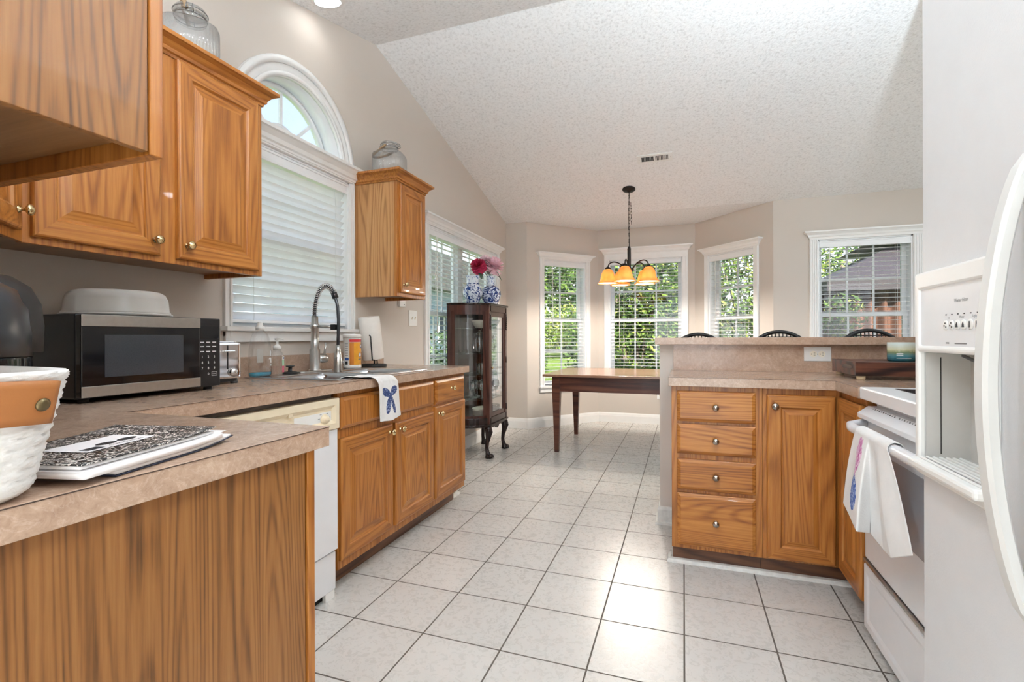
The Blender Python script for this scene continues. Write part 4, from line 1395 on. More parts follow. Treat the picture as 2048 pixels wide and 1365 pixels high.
for k in range(6):
    cyl(A0 - R(34), A0 - R(8), .078 + k * .014, .081 + k * .014, INK, 'small_print', .0521, n=5)

# paper towel holder, leaning a little
t = thing('paper_towel_holder', 'black metal paper towel holder with a square foot, leaning beside the canister', 'paper towel holder', (-1.925, 2.73, CT))
P = Vector((-1.925, 2.735, CT))
MB().lathe([(.078, 0), (.080, .006), (.078, .018), (.0001, .020)], P, 36).build('base', BLACK_M, t)
lean = Vector((-.012, -.045, .32)).normalized()
q0 = P + Vector((0, 0, .018))
MB().tube([q0, q0 + Vector((0, 0, .03)), q0 + lean * .30], .005, 8).build('post', BLACK_M, t)
MB().tube([q0 + Vector((.03, -.01, 0)), q0 + Vector((.03, -.012, .028)), q0 + Vector((.045, -.085, .03)), q0 + Vector((.045, -.088, .05)) , q0 + Vector((.043, -.10, .18)), q0 + Vector((.03, -.095, .19))], .0045, 8).build('tension_arm', BLACK_M, t)
rt = thing('paper_towel_roll', 'half-used roll of white paper towel on the black holder', 'paper towel', tuple(q0 + lean * .034))
MB().lathe([(.020, .034), (.066, .034), (.068, .038), (.068, .308), (.066, .312), (.020, .312), (.020, .034)], q0, 44, 0, True, lean.to_track_quat('Z', 'Y').to_matrix(), False).build('sheets', PAPER2, rt)

# ------------------------------------------------------------------ tea towel over the sink edge
def towel_path(pts):
    L = [0]
    for k in range(1, len(pts)): L.append(L[-1] + (Vector(pts[k]) - Vector(pts[k - 1])).length)
    def f(s):
        d = s * L[-1]
        k = min(max(i for i in range(len(L)) if L[i] <= d + 1e-9), len(pts) - 2)
        u = (d - L[k]) / (L[k + 1] - L[k])
        return Vector(pts[k]).lerp(Vector(pts[k + 1]), u)
    return f
fp = towel_path([(-1.505, 0, CT - .075), (-1.492, 0, CT - .02), (-1.475, 0, CT + .006), (-1.455, 0, CT + .012), (-1.40, 0, CT + .007), (-1.368, 0, CT + .008), (-1.352, 0, CT + .001), (-1.346, 0, CT - .015), (-1.346, 0, CT - .06), (-1.352, 0, CT - .12), (-1.356, 0, CT - .165), (-1.358, 0, CT - .205)])
def tow(u, v):
    p = fp(v)
    y0 = 1.775 + .16 * min(1, v * 1.75) + .035 * max(0, v - .5) * 2
    w_ = .165 + .045 * max(0, v - .45)
    wav = .006 * math.sin(u * 9 + v * 3) * max(0, v - .35) * 1.5 + .003 * math.sin(u * 17)
    return (p.x + wav + .002, y0 + w_ * u, p.z + (.002 * math.sin(u * 11 + 1) if v < .55 else -.010 * math.sin(u * 3.0 + .3) * (v - .55) * 2))
def bow_mask(u, v):
    a = (u - .50) * .19; b = (.715 - v) * .50      # metres about the knot
    def inside(px, py, cx, cy, rx, ry, rot):
        dx, dy = px - cx, py - cy
        c, s = math.cos(rot), math.sin(rot)
        X, Y = dx * c + dy * s, -dx * s + dy * c
        return (X / rx) ** 2 + (Y / ry) ** 2 < 1
    hit = inside(a, b, -.033, .020, .036, .022, R(146)) or inside(a, b, .033, .022, .036, .022, R(34)) or inside(a, b, 0, .0, .008, .009, 0)
    hit = hit or inside(a, b, -.014, -.050, .056, .013, R(78)) or inside(a, b, .022, -.054, .060, .015, R(108))
    return 1 if hit else 0
tm = MB().grid(tow, 56, 130, 0, True, bow_mask)
o = tm.build('tea_towel', [COTTON, BOW], None, origin=(-1.36, 2.0, CT - .05), recalc=False)
sf = o.modifiers.new('thick', 'SOLIDIFY'); sf.thickness = .0022; sf.offset = 0
tag(o, 'white tea towel with a navy bow print hanging over the sink edge', 'towel')

# ------------------------------------------------------------------ microwave, cake box, toaster, air fryer
MX = -1.648
MY0, MY1, MZ0, MZ1 = .912, 1.372, CT + .012, 1.172
t = thing('microwave_oven', 'black countertop microwave with a stainless-framed glass door', 'microwave', (MX - .17, 1.14, CT))
MB().box(MX - .36, MX - .012, MY0, MY1, MZ0, MZ1).build('case', BLACK, t, bevel=.006)
dm = MB().box(MX - .012, MX + .012, MY0 + .001, MY0 + .368, MZ0 + .006, MZ1 - .003)
dor = dm.build('door', GLOSS_BLACK, t, bevel=.003)
MB().box(MX + .0115, MX + .0145, MY0 + .001, MY0 + .368, MZ1 - .037, MZ1 - .003).build('door_trim', STEEL, dor, bevel=.001)
MB().box(MX + .0115, MX + .0145, MY0 + .001, MY0 + .368, MZ0 + .006, MZ0 + .038).build('door_trim', STEEL, dor, bevel=.001)
MB().box(MX + .0118, MX + .0128, MY0 + .062, MY0 + .305, MZ0 + .062, MZ1 - .062).build('door_window', plain('dark_mesh_window', S(52, 54, 58), .12, vary=.12, vscale=300), dor)
pn = MB().box(MX - .012, MX - .001, MY0 + .369, MY1 - .001, MZ0 + .001, MZ1 - .001).build('control_panel', BLACK, t, bevel=.003)
px_ = MX - .0008
MB().box(px_ - .0005, px_ + .0006, MY0 + .378, MY1 - .008, MZ1 - .075, MZ1 - .030).build('display', GLOSS_BLACK, pn)
yc = [MY0 + .386, MY0 + .410, MY0 + .434]
rows = [('1', '2', '3'), ('4', '5', '6'), ('7', '8', '9')]
for r_, row in enumerate(rows):
    for k, ch in enumerate(row):
        text('keypad_digit', ch, .013, INK_W, pn, (px_, yc[k], MZ1 - .142 - r_ * .021), (0, 1, 0), (0, 0, 1), (1, 0, 0))
text('keypad_digit', '0', .013, INK_W, pn, (px_, yc[1], MZ1 - .205), (0, 1, 0), (0, 0, 1), (1, 0, 0))
kb = MB()
for zz in (.088, .104, .122):
    for k in (0, 1, 2):
        kb.box(px_, px_ + .0004, yc[k] - .008, yc[k] + .007, MZ1 - zz - .0016, MZ1 - zz + .0016)
kb.build('key_legends', INK_W, pn)
def frame_rect(y0, y1, z0, z1, x, th, nm, m, par):
    MB().box(x, x + .0004, y0, y1, z0, z0 + th).box(x, x + .0004, y0, y1, z1 - th, z1).box(x, x + .0004, y0, y0 + th, z0, z1).box(x, x + .0004, y1 - th, y1, z0, z1).build(nm, m, par)
frame_rect(yc[2] - .011, yc[2] + .011, MZ1 - .2125, MZ1 - .1975, px_, .0009, 'start_button', INK_W, pn)
text('button_word', 'START', .0052, INK_W, pn, (px_, yc[2], MZ1 - .205), (0, 1, 0), (0, 0, 1), (1, 0, 0))
for (x, y) in ((MX - .03, MY0 + .03), (MX - .03, MY1 - .03), (MX - .33, MY0 + .03), (MX - .33, MY1 - .03)):
    MB().lathe([(.014, 0), (.014, .013), (.0001, .013)], (x, y, CT), 16).build('foot', BLACK_M, t)

t = thing('cake_keeper', 'round frosted plastic cake keeper lying on top of the microwave', 'cake keeper', (-1.835, 1.135, MZ1))
c = (-1.835, 1.135, MZ1 + .001)
MB().lathe([(.148, .0), (.155, .003), (.155, .008), (.150, .010), (.0001, .010)], c, 44).build('tray', FROST, t)
MB().lathe([(.149, .008), (.149, .014), (.145, .018), (.141, .060), (.132, .078), (.118, .086), (.06, .088), (.0001, .088)], c, 44).build('dome', FROST, t)

tr_ = R(-14)
t = thing('toaster', 'shiny chrome two-slot toaster half hidden behind the microwave', 'toaster', (-1.80, 1.502, CT), tr_, local=True)
mb = MB()
def rr(x0, x1, y0, y1, r, n=5):
    out = []
    for (cx, cy, st) in ((x1 - r, y1 - r, 0), (x0 + r, y1 - r, 90), (x0 + r, y0 + r, 180), (x1 - r, y0 + r, 270)):
        for k in range(n + 1):
            a = R(st + 90 * k / n)
            out.append((cx + r * math.cos(a), cy + r * math.sin(a)))
    return out
mb.prism(rr(-.20, .0, -.085, .085, .018), .020, .172)
mb.build('body', CHROME, t, bevel=.008)
MB().prism(rr(-.19, -.01, -.075, .075, .02), .172, .178).build('top_plate', CHROME, t, bevel=.002)
MB().box(-.17, -.03, -.05, -.022, .1782, .1788).box(-.17, -.03, .022, .05, .1782, .1788).build('bread_slot', DARK_GAP, t)
MB().prism(rr(-.19, -.008, -.078, .078, .02), .008, .021).build('base', BLACK, t)
MB().box(.0, .0012, .022, .027, .060, .160).build('lever_slot', DARK_GAP, t)
MB().box(.0, .022, .002, .047, .132, .140).build('lever', CHROME, t, bevel=.003)
MB().lathe([(.018, 0), (.018, .010), (.012, .016), (.0001, .017)], (0, .045, .048), 20, 0, True, XQ).build('browning_knob', CHROME, t)
for k in range(3):
    MB().lathe([(.0085, 0), (.0085, .004), (.0001, .005)], (0, -.032, .058 + k * .022), 16, 0, True, XQ).build('button', WHITE_PLASTIC, t)
for (x, y) in ((-.02, -.06), (-.02, .06), (-.18, -.06), (-.18, .06)):
    MB().lathe([(.014, 0), (.016, .009), (.0001, .009)], (x, y, 0), 14).build('foot', BLACK_M, t)

t = thing('air_fryer', 'rounded black air fryer in the corner at the left edge', 'air fryer', (-1.452, .552, CT))
c = (-1.452, .552, CT)
ov = lambda a, z: 1 + .04 * math.cos(2 * a)
MB().lathe([(.135, .0), (.146, .006), (.148, .14), (.1475, .148), (.1475, .150)], c, 48, 0, True, None, True, ov).build('drawer_bucket', GLOSS_BLACK, t)
MB().lathe([(.148, .152), (.149, .20), (.144, .255), (.128, .295), (.100, .318), (.05, .328), (.0001, .330)], c, 96, 0, True, None, True, ov).build('upper_body', CHAR, t)
dirh = Vector((.72, -.69, 0)).normalized(); sdh = Vector((.69, .72, 0))
bc_ = Vector(c) - dirh * .040
MB().lathe([(.150, .16), (.152, .22), (.147, .270), (.130, .308), (.10, .330), (.05, .338), (.0001, .339)], bc_, 96).build('back_shell', BLACK_M, t)
lp = []
for k in range(28):
    a = 2 * PI * k / 28
    off = sdh * (.055 * math.cos(a)) + Vector((0, 0, .205 + .07 * math.sin(a)))
    lp.append(Vector(c) + off + dirh * (math.sqrt(max(0, .153 ** 2 - (.055 * math.cos(a)) ** 2)) - (.012 if math.sin(a) > .5 else 0)))
MB().tube(lp, .004, 8, 0, True).build('trim_ring', CHROME, t)
MB().obox(Vector(c) + dirh * .145 - sdh * .02 + Vector((0, 0, .05)), sdh, (0, 0, 1), dirh, .04, .06, .06).build('handle', CHAR, t, bevel=.01)

# ------------------------------------------------------------------ rope basket and notebooks on the near worktop
t = thing('rope_basket', 'white cotton rope basket with a riveted tan leather handle at left edge', 'basket', (-.83, .296, CT))
bc = Vector((-.856, .306, CT))
def bshape(a, hx, hy):
    p = 3.2
    c, s = math.cos(a), math.sin(a)
    k = (abs(c / hx) ** p + abs(s / hy) ** p) ** (-1 / p)
    return c * k, s * k
rb = MB()
nz = 12
rows = []
for k in range(nz * 4 + 1):
    z = .150 * k / (nz * 4)
    ins = .0016 * abs(math.sin(PI * (k % 4) / 4))
    rows.append((z, .134 + .026 * (z / .15) + ins * 1.2 - (.012 * max(0, 1 - z / .012)), .070 + .036 * (z / .15) + ins * 1.2 - (.012 * max(0, 1 - z / .012))))
SEG = 120
vv = []
for (z, hx, hy) in rows:
    for i in range(SEG):
        a = 2 * PI * i / SEG
        x, y = bshape(a, hx, hy)
        tw = .0012 * math.sin(i * PI * .5 + z * 900)
        vv.append(bc + Vector((x * (1 + tw / .1), y * (1 + tw / .1), z + .001)))
inner = []
for z in (.152, .146, .006):
    for i in range(SEG):
        a = 2 * PI * i / SEG
        f = z / .15
        x, y = bshape(a, .134 + .026 * f - (.006 if z > .15 else .010), .070 + .036 * f - (.006 if z > .15 else .010))
        inner.append(bc + Vector((x, y, z)))
vv += inner
nr = len(rows) + 3
fs = [(k * SEG + i, k * SEG + (i + 1) % SEG, (k + 1) * SEG + (i + 1) % SEG, (k + 1) * SEG + i) for k in range(nr - 1) for i in range(SEG)]
fs += [tuple(range(SEG - 1, -1, -1)), tuple((nr - 1) * SEG + i for i in range(SEG))]
rb.add(vv, fs, 0, True)
rb.build('body', COTTON, t)
def strap(u, v):
    a = R(-40 + 62 * u)
    z = .090 + .050 * v + .004 * math.sin(u * PI)
    f = z / .15
    x, y = bshape(a, .134 + .026 * f + .0045, .070 + .036 * f + .0045)
    return bc + Vector((x, y, z))
so = MB().grid(strap, 30, 6).build('leather_handle', LEATHER, t, recalc=False)
m_ = so.modifiers.new('thick', 'SOLIDIFY'); m_.thickness = .004; m_.offset = 1
for u in (.06, .90):
    p = strap(u, .46); q = strap(u + .01, .46); r_ = strap(u, .52)
    nrm = (q - p).cross(r_ - p).normalized()
    if nrm.x < 0 and u < .5 or (u > .5 and nrm.dot(p - bc) < 0): nrm = -nrm
    if nrm.dot(Vector((p.x - bc.x, p.y - bc.y, 0))) < 0: nrm = -nrm
    MB().lathe([(.0078, .002), (.0076, .006), (.004, .0078), (.0001, .008)], p, 20, 0, True, nrm.to_track_quat('Z', 'Y').to_matrix()).build('rivet', RIVET, t)

NB = Vector((-.843, .497, CT))
ry = R(13)
def nbx(u, v): return Vector((math.cos(ry) * u - math.sin(ry) * v, math.sin(ry) * u + math.cos(ry) * v, 0))
# the stack: a lower notebook, a pad of paper, a marbled notebook on top
t = thing('notebook', 'dark blue notebook with curled covers at the bottom of the paper stack', 'notebook', tuple(NB))
lo = MB()
def sheet(u0, u1, v0, v1, z, lift=0, n=14, th=.0012, ox=0, oy=0):
    def f(u, v):
        uu = u0 + (u1 - u0) * u; vv_ = v0 + (v1 - v0) * v
        return NB + nbx(uu + ox, vv_ + oy) + Vector((0, 0, z + lift * (max(0, v - .55) / .45) ** 2 + th))
    return f
HW, HH = .098, .118
def solid_sheet(nm, m, par, *a, thick=.0012, mask=None, nu=14, nv=18, **k):
    o = MB().grid(sheet(*a, **k), nu, nv).build(nm, m, par, recalc=False)
    md = o.modifiers.new('thick', 'SOLIDIFY'); md.thickness = thick; md.offset = -1
    return o
solid_sheet('cover', DARKBLUE_CV, t, -HW, HW, -HH + .045, HH + .045, .001, .009, thick=.0015)
solid_sheet('pages', PAPER, t, -HW + .004, HW - .002, -HH + .047, HH + .040, .007, .006, thick=.005)
t = thing('paper_pad', 'thick white pad of loose pages between two notebooks', 'paper pad', tuple(NB + Vector((0, 0, .008))))
solid_sheet('pages', PAPER, t, -HW + .002, HW + .004, -HH - .002, HH + .012, .0178, .003, thick=.0088)
solid_sheet('loose_page', PAPER, t, -HW - .002, HW + .002, -HH - .003, HH + .024, .0186, .004, thick=.0006)
t = thing('composition_notebook', 'black and white marbled composition notebook on top of the paper stack', 'notebook', tuple(NB + Vector((0, 0, .019))))
solid_sheet('pages', PAPER, t, -HW + .003, HW - .004, -HH, HH, .0255, .0, thick=.0046)
solid_sheet('cover', MARBLED, t, -HW, HW, -HH - .001, HH + .001, .0275, .006, thick=.0014)
zl = .0275 + .0012 + .0006
def nbp(u, v, dz=0):
    f = (v + HH) / (2 * HH)
    return NB + nbx(u, v) + Vector((0, 0, zl + .006 * (max(0, f - .55) / .45) ** 2 + dz))
lbm = MB().grid(lambda u, v: nbp(-.035 + .075 * u, -.060 + .115 * v, .0003), 6, 8)
lb_ = lbm.build('label', PAPER, t, recalc=False)
def ell(u, v, a, b, m, nm):
    n = 20
    MB().add([nbp(u + a * math.cos(2 * PI * k / n), v + b * math.sin(2 * PI * k / n), .0007) for k in range(n)], [tuple(range(n))]).build(nm, m, lb_, recalc=False)
ell(.012, -.004, .0095, .0155, INK_D, 'oval_mark'); ell(.012, .031, .0095, .0155, INK_D, 'oval_mark')
pr = MB()
pr.add([nbp(.018, -.052, .0007), nbp(.034, -.052, .0007), nbp(.034, -.026, .0007), nbp(.018, -.026, .0007)], [(0, 1, 2, 3)])
pr.build('black_box_mark', INK_D, lb_, recalc=False)
text('cover_title', 'COMPOSITION', .0085, INK_D, lb_, nbp(.031, .012, .0006), nbx(0, 1).normalized(), nbx(-1, 0).normalized(), (0, 0, 1))
# ------------------------------------------------------------------ ribbed glass jars on the wall cabinets
CTOP = UT - .004 + .068
def ribbed_jar(label, loc, rz, flip):
    t = thing('ribbed_glass_jar', label, 'jar', loc, rz, local=True)
    def rf(a, z):
        p = 4.0
        k = (abs(math.cos(a)) ** p + abs(math.sin(a)) ** p) ** (-1 / p)
        if z > .158: k = 1 + (k - 1) * max(0, 1 - (z - .158) / .03)
        rib = .014 * math.cos(a * 64) if z < .160 else 0
        return k * (1 + rib)
    MB().lathe([(.094, .001), (.100, .006), (.100, .150), (.098, .162), (.084, .178), (.062, .188), (.054, .194)], (0, 0, 0), 256, 0, True, None, True, rf).build('jar_body', RIBG, t)
    MB().lathe([(.054, .194), (.056, .200), (.056, .214), (.053, .218)], (0, 0, 0), 40, 0, True, None, False).build('neck', RIBG, t)
    MB().lathe([(.058, .218), (.060, .222), (.060, .232), (.054, .242), (.03, .248), (.0001, .249)], (0, 0, 0), 40).build('lid', RIBG, t)
    wv = MB()
    wv.tube([(.0575 * math.cos(2 * PI * k / 32), .0575 * math.sin(2 * PI * k / 32), .208) for k in range(32)], .0016, 6, 0, True)
    wv.tube([(.061 * math.cos(2 * PI * k / 32), .061 * math.sin(2 * PI * k / 32), .227) for k in range(32)], .0016, 6, 0, True)
    for s in (-1, 1):
        wv.tube([(.058, .012 * s, .208), (.072, .012 * s, .212), (.074, .010 * s, .228), (.061, .010 * s, .236)], .0018, 6)
        wv.tube([(-.058, .010 * s, .208), (-.068, .010 * s, .218), (-.061, .010 * s, .228)], .0018, 6)
    wv.tube([(.074, -.012, .212), (.078, 0, .208), (.074, .012, .212)], .0018, 6)
    wv.build('wire_bail', WIRE, t)
    rp = []
    for k in range(25):
        u = k / 24
        a = PI * u
        h = .222 + (.075 if flip > 0 else -.030) * math.sin(a) if flip > 0 else .212 - .052 * math.sin(a)
        out = .062 + (.0 if flip > 0 else .055 * math.sin(a))
        if flip > 0:
            rp.append((.064 * math.cos(a), -.020 * math.sin(a) - .01, h - .01))
        else:
            rp.append((-out * math.sin(a) * 1.0 - .0, .064 * math.cos(a), h))
    MB().tube(rp, .0078, 8).build('rope_handle', ROPE, t)
    return t
ribbed_jar('ribbed glass jar with rope handle on top of the two-door wall cabinet', (-1.855, 1.415, CTOP), R(-40), 1)
ribbed_jar('smaller-looking ribbed glass jar on top of the narrow wall cabinet', (-1.868, 2.835, CTOP), R(10), -1)

# ------------------------------------------------------------------ china cabinet
t = thing('china_cabinet', 'dark mahogany china cabinet with bowed glass sides in the nook corner', 'cabinet', (-1.85, 4.33, 0))
yc_ = 4.330
hw_b, hw_f = .365, .208
xb, xf = -2.012, -1.662
def side_curve(sgn, n=12, off=0.0):
    """plan curve from the wall to the front post"""
    out = []
    p0 = Vector((xb, yc_ + sgn * (hw_b + off))); p1 = Vector((xf + off, yc_ + sgn * (hw_f + off)))
    d = (p1 - p0); nn = Vector((-d.y, d.x)).normalized()
    if nn.y * sgn < 0: nn = -nn
    for k in range(n + 1):
        u = k / n
        out.append(p0.lerp(p1, u) + nn * (.045 * math.sin(PI * u)))
    return out
def outline(off=0.0):
    a = side_curve(-1, 12, off); b = side_curve(1, 12, off)
    return [(p.x, p.y) for p in a] + [(p.x, p.y) for p in reversed(b)]
CB, CTp = .295, 1.412
MB().prism(outline(.022), CTp - .018, CTp).build('top', MAHOG_DARK, t, bevel=.005)
MB().prism(outline(.004), CTp - .075, CTp - .018).build('top_rail', MAHOG, t)
bs = MB().prism(outline(.004), CB + .012, CB + .072)
bs.prism(outline(.020), CB, CB + .014).prism(outline(.012), CB - .012, CB)
bs.build('base_rail', MAHOG_DARK, t, bevel=.003)
z0_, z1_ = CB + .072, CTp - .075
MB().box(xb - .006, xb, yc_ - hw_b + .0, yc_ + hw_b, CB, CTp - .02).build('back_panel', MAHOG_DARK, t)
for sgn in (-1, 1):
    c = side_curve(sgn)
    po = MB().box(xf - .035, xf + .004, yc_ + sgn * hw_f - .022, yc_ + sgn * hw_f + .022, CB + .0, CTp - .02)
    p_ = po.build('front_post', MAHOG, t, bevel=.004)
    cv = MB()
    for k in range(7):
        zz = CTp - .10 - k * .020
        cv.tube([(xf + .004, yc_ + sgn * hw_f - .014 + .004 * (k % 2), zz), (xf + .010, yc_ + sgn * hw_f, zz - .012), (xf + .004, yc_ + sgn * hw_f + .014, zz - .020)], .005, 6)
    cv.build('carved_corner', MAHOG_DARK, p_)
    MB().box(xb, xb + .036, min(c[0].y, c[0].y - sgn * .03), max(c[0].y, c[0].y - sgn * .03), CB, CTp - .02).build('rear_post', MAHOG, t, bevel=.003)
    sp_ = MB()
    e = .10
    for a, b in ((z0_, z0_ + .022), (z1_ - .030, z1_)):
        for k in range(12):
            q0_, q1_ = c[k], c[k + 1]
            sp_.add([(q0_.x, q0_.y, a), (q1_.x, q1_.y, a), (q1_.x, q1_.y, b), (q0_.x, q0_.y, b), (q0_.x - .012, q0_.y - sgn * .012, a), (q1_.x - .012, q1_.y - sgn * .012, a), (q1_.x - .012, q1_.y - sgn * .012, b), (q0_.x - .012, q0_.y - sgn * .012, b)], [(0, 1, 2, 3), (4, 7, 6, 5), (3, 2, 6, 7), (0, 4, 5, 1)])
    for u in (1, 10):
        q = c[u]; q2 = c[u + 1]
        sp_.add([(p.x - dx * .0, p.y - sgn * dd, z) for z in (z0_, z1_) for dd in (0, .014) for p in (q, q2) for dx in (0,)], [(0, 1, 3, 2), (4, 6, 7, 5), (0, 4, 5, 1), (2, 3, 7, 6), (0, 2, 6, 4), (1, 5, 7, 3)])
    sd_ = sp_.build('side_frame', MAHOG, t)
    g = MB()
    for k in range(12):
        q0_, q1_ = c[k], c[k + 1]
        g.add([(q0_.x, q0_.y - sgn * .006, z0_), (q1_.x, q1_.y - sgn * .006, z0_), (q1_.x, q1_.y - sgn * .006, z1_), (q0_.x, q0_.y - sgn * .006, z1_)], [(0, 1, 2, 3)], 0, True)
    g.build('bowed_glass', CABG, sd_, merge=True)
dm = MB()
ya, yb_ = yc_ - hw_f + .024, yc_ + hw_f - .024
x_ = xf - .004
dm.box(x_ - .018, x_, ya, ya + .030, z0_ + .001, z1_ - .001).box(x_ - .018, x_, yb_ - .030, yb_, z0_ + .001, z1_ - .001)
dm.box(x_ - .018, x_, ya + .03, yb_ - .03, z0_ + .001, z0_ + .040).box(x_ - .018, x_, ya + .03, yb_ - .03, z1_ - .045, z1_ - .001)
do = dm.build('door', MAHOG, t, bevel=.002)
MB().box(x_ - .012, x_ - .009, ya + .028, yb_ - .028, z0_ + .038, z1_ - .043).build('door_glass', CABG, do)
MB().lathe([(.006, 0), (.005, .008), (.010, .012), (.009, .018), (.0001, .020)], (x_, ya + .016, .82), 14, 0, True, XQ).build('key_knob', BRASS, do)
for z in (.42, .88, 1.30):
    MB().tube([(xf + .006, yc_ + hw_f + .0, z - .03), (xf + .006, yc_ + hw_f, z + .03)], .006, 8).build('hinge', BRONZE, t)
SH = [.53, .75, .955, 1.185]
def shp(off):
    a = side_curve(-1, 12, off); b = side_curve(1, 12, off)
    return [(p.x + (.008 if k == 0 else 0), p.y) for k, p in enumerate(a)] + [(p.x, p.y) for p in reversed(b)]
for z in SH:
    MB().prism(shp(-.024), z - .006, z).build('shelf', SHELFG, t)
# cabriole legs
def leg(px_, py_, dx, dy):
    d = Vector((dx, dy, 0)).normalized()
    P = Vector((px_, py_, 0))
    prof = [(.292, 0, .030), (.265, .012, .036), (.235, .020, .036), (.19, .012, .026), (.14, .0, .019), (.09, -.004, .017), (.055, .002, .019), (.032, .010, .026), (.014, .014, .032), (.0, .016, .033)]
    mb = MB().tube([P + d * o + Vector((0, 0, z)) for z, o, r in prof], [r for z, o, r in prof], 12)
    for s in (-1, 0, 1):
        w_ = Vector((-d.y, d.x, 0)) * (.016 * s)
        mb.tube([P + d * .030 + w_ + Vector((0, 0, .034)), P + d * .046 + w_ * 1.3 + Vector((0, 0, .020)), P + d * .050 + w_ * 1.4 + Vector((0, 0, .004))], [.010, .012, .010], 8)
    return mb.build('leg', MAHOG_DARK, t)
leg(xf - .03, yc_ - hw_f + .0, 1, -.25); leg(xf - .03, yc_ + hw_f, 1, .25)
leg(xb + .06, yc_ - hw_b + .05, .3, -1); leg(xb + .06, yc_ + hw_b - .05, .3, 1)
ap = []
for k in range(25):
    u = -1 + 2 * k / 24
    ap.append((yc_ + u * (hw_f - .03), CB - .013 - .028 * (math.cos(u * PI * 1.0) * .5 + .5) - .012 * math.cos(u * PI * 3)))
MB().prism([(yc_ - hw_f + .03, CB - .010)] + ap + [(yc_ + hw_f - .03, CB - .010)], xf - .03, xf - .008, axis='x').build('carved_apron', MAHOG_DARK, t)

# things kept in the china cabinet
def glassware(name, label, cat, prof, loc, mat, seg=24, group=None, handle=None):
    o = MB().lathe(prof, loc, seg).build(name, mat, None, origin=loc)
    tag(o, label, cat, group)
    return o
o = glassware('serving_bowl', 'white bowl on the top glass shelf of the china cabinet', 'bowl', [(.05, 0), (.055, .004), (.085, .05), (.095, .075), (.090, .075), (.08, .05), (.05, .008), (.0001, .008)], (-1.79, 4.22, SH[3] + .001), plain('cream_china', S(228, 222, 206), .25), 36)
o = glassware('cake_plate', 'pale green glass bowl on the top glass shelf behind the cabinet door', 'bowl', [(.03, 0), (.05, .01), (.085, .06), (.09, .085), (.086, .085), (.07, .05), (.0001, .012)], (-1.775, 4.425, SH[3] + .001), SHELFG, 32)
t = thing('storage_jar', 'large clear glass jar with a lid on the second glass shelf', 'jar', (-1.80, 4.20, SH[2] + .001))
MB().lathe([(.055, 0), (.07, .006), (.072, .12), (.066, .15), (.052, .16), (.052, .17)], t.location, 32).build('jar', CLEARG, t)
MB().lathe([(.057, .168), (.059, .182), (.02, .190), (.012, .196), (.018, .208), (.0001, .214)], t.location, 28).build('lid', CLEARG, t)
t = thing('glass_pitcher', 'clear glass pitcher beside the jar on the second glass shelf', 'pitcher', (-1.79, 4.42, SH[2] + .001))
MB().lathe([(.04, 0), (.052, .01), (.058, .06), (.048, .11), (.040, .14), (.048, .165)], t.location, 28).build('body', CLEARG, t)
MB().tube([Vector(t.location) + Vector((.044, -.02, .13)), Vector(t.location) + Vector((.085, -.035, .11)), Vector(t.location) + Vector((.085, -.035, .06)), Vector(t.location) + Vector((.055, -.02, .035))], .006, 8).build('handle', CLEARG, t)
o = glassware('fluted_vase', 'fluted pale glass vase on the third glass shelf by the door', 'vase', [(.035, 0), (.036, .01), (.030, .04), (.055, .15), (.066, .17)], (-1.785, 4.40, SH[1] + .001), SHELFG, 20)
o = glassware('glass_tumbler', 'straight clear tumbler on the third glass shelf by the bowed side', 'glass', [(.030, 0), (.036, .11), (.033, .11), (.027, .006), (.0001, .006)], (-1.80, 4.20, SH[1] + .001), CLEARG, 24)
goblet_prof = [(.030, 0), (.030, .003), (.006, .008), (.0045, .06), (.010, .07), (.032, .10), (.034, .125), (.030, .155), (.028, .155), (.030, .125), (.028, .102), (.0001, .076)]
gspots = [(-1.76, 4.17), (-1.84, 4.14), (-1.90, 4.22), (-1.80, 4.25), (-1.73, 4.27), (-1.88, 4.33), (-1.78, 4.37), (-1.73, 4.44), (-1.86, 4.44), (-1.94, 4.40)]
g0 = None
for k, (x, y) in enumerate(gspots):
    if g0 is None:
        g0 = MB().lathe(goblet_prof, (0, 0, 0), 24).build('wine_goblet', CLEARG, None, origin=(0, 0, 0))
        g = g0
        tag(g, 'clear stemmed goblet on the lowest glass shelf of the china cabinet', 'glass', 'goblets on the lowest glass shelf')
    else:
        g = g0.copy()
        COL.objects.link(g)
    g.location = (x, y, SH[0] + .001)
t = thing('baking_dish', 'cream oval baking dish with handles on the floor of the china cabinet', 'dish', (-1.80, 4.24, z0_ + .001))
ovl = lambda a, z: 1 / math.sqrt((math.cos(a) / .78) ** 2 + (math.sin(a) / 1.3) ** 2)
MB().lathe([(.070, 0), (.082, .01), (.096, .065), (.102, .072), (.094, .070), (.078, .016), (.0001, .012)], t.location, 40, 0, True, None, True, ovl).build('dish', MATS['cream_china'], t)
for s in (-1, 1):
    MB().tube([Vector(t.location) + Vector((-.03, s * .12, .062)), Vector(t.location) + Vector((-.02, s * .145, .066)), Vector(t.location) + Vector((.02, s * .145, .066)), Vector(t.location) + Vector((.03, s * .12, .062))], .006, 8).build('handle', MATS['cream_china'], t)
o = glassware('crystal_bowl', 'cut glass bowl behind the door on the floor of the china cabinet', 'bowl', [(.03, 0), (.05, .006), (.066, .05), (.068, .08), (.063, .08), (.045, .02), (.0001, .012)], (-1.765, 4.445, z0_ + .001), CLEARG, 20)

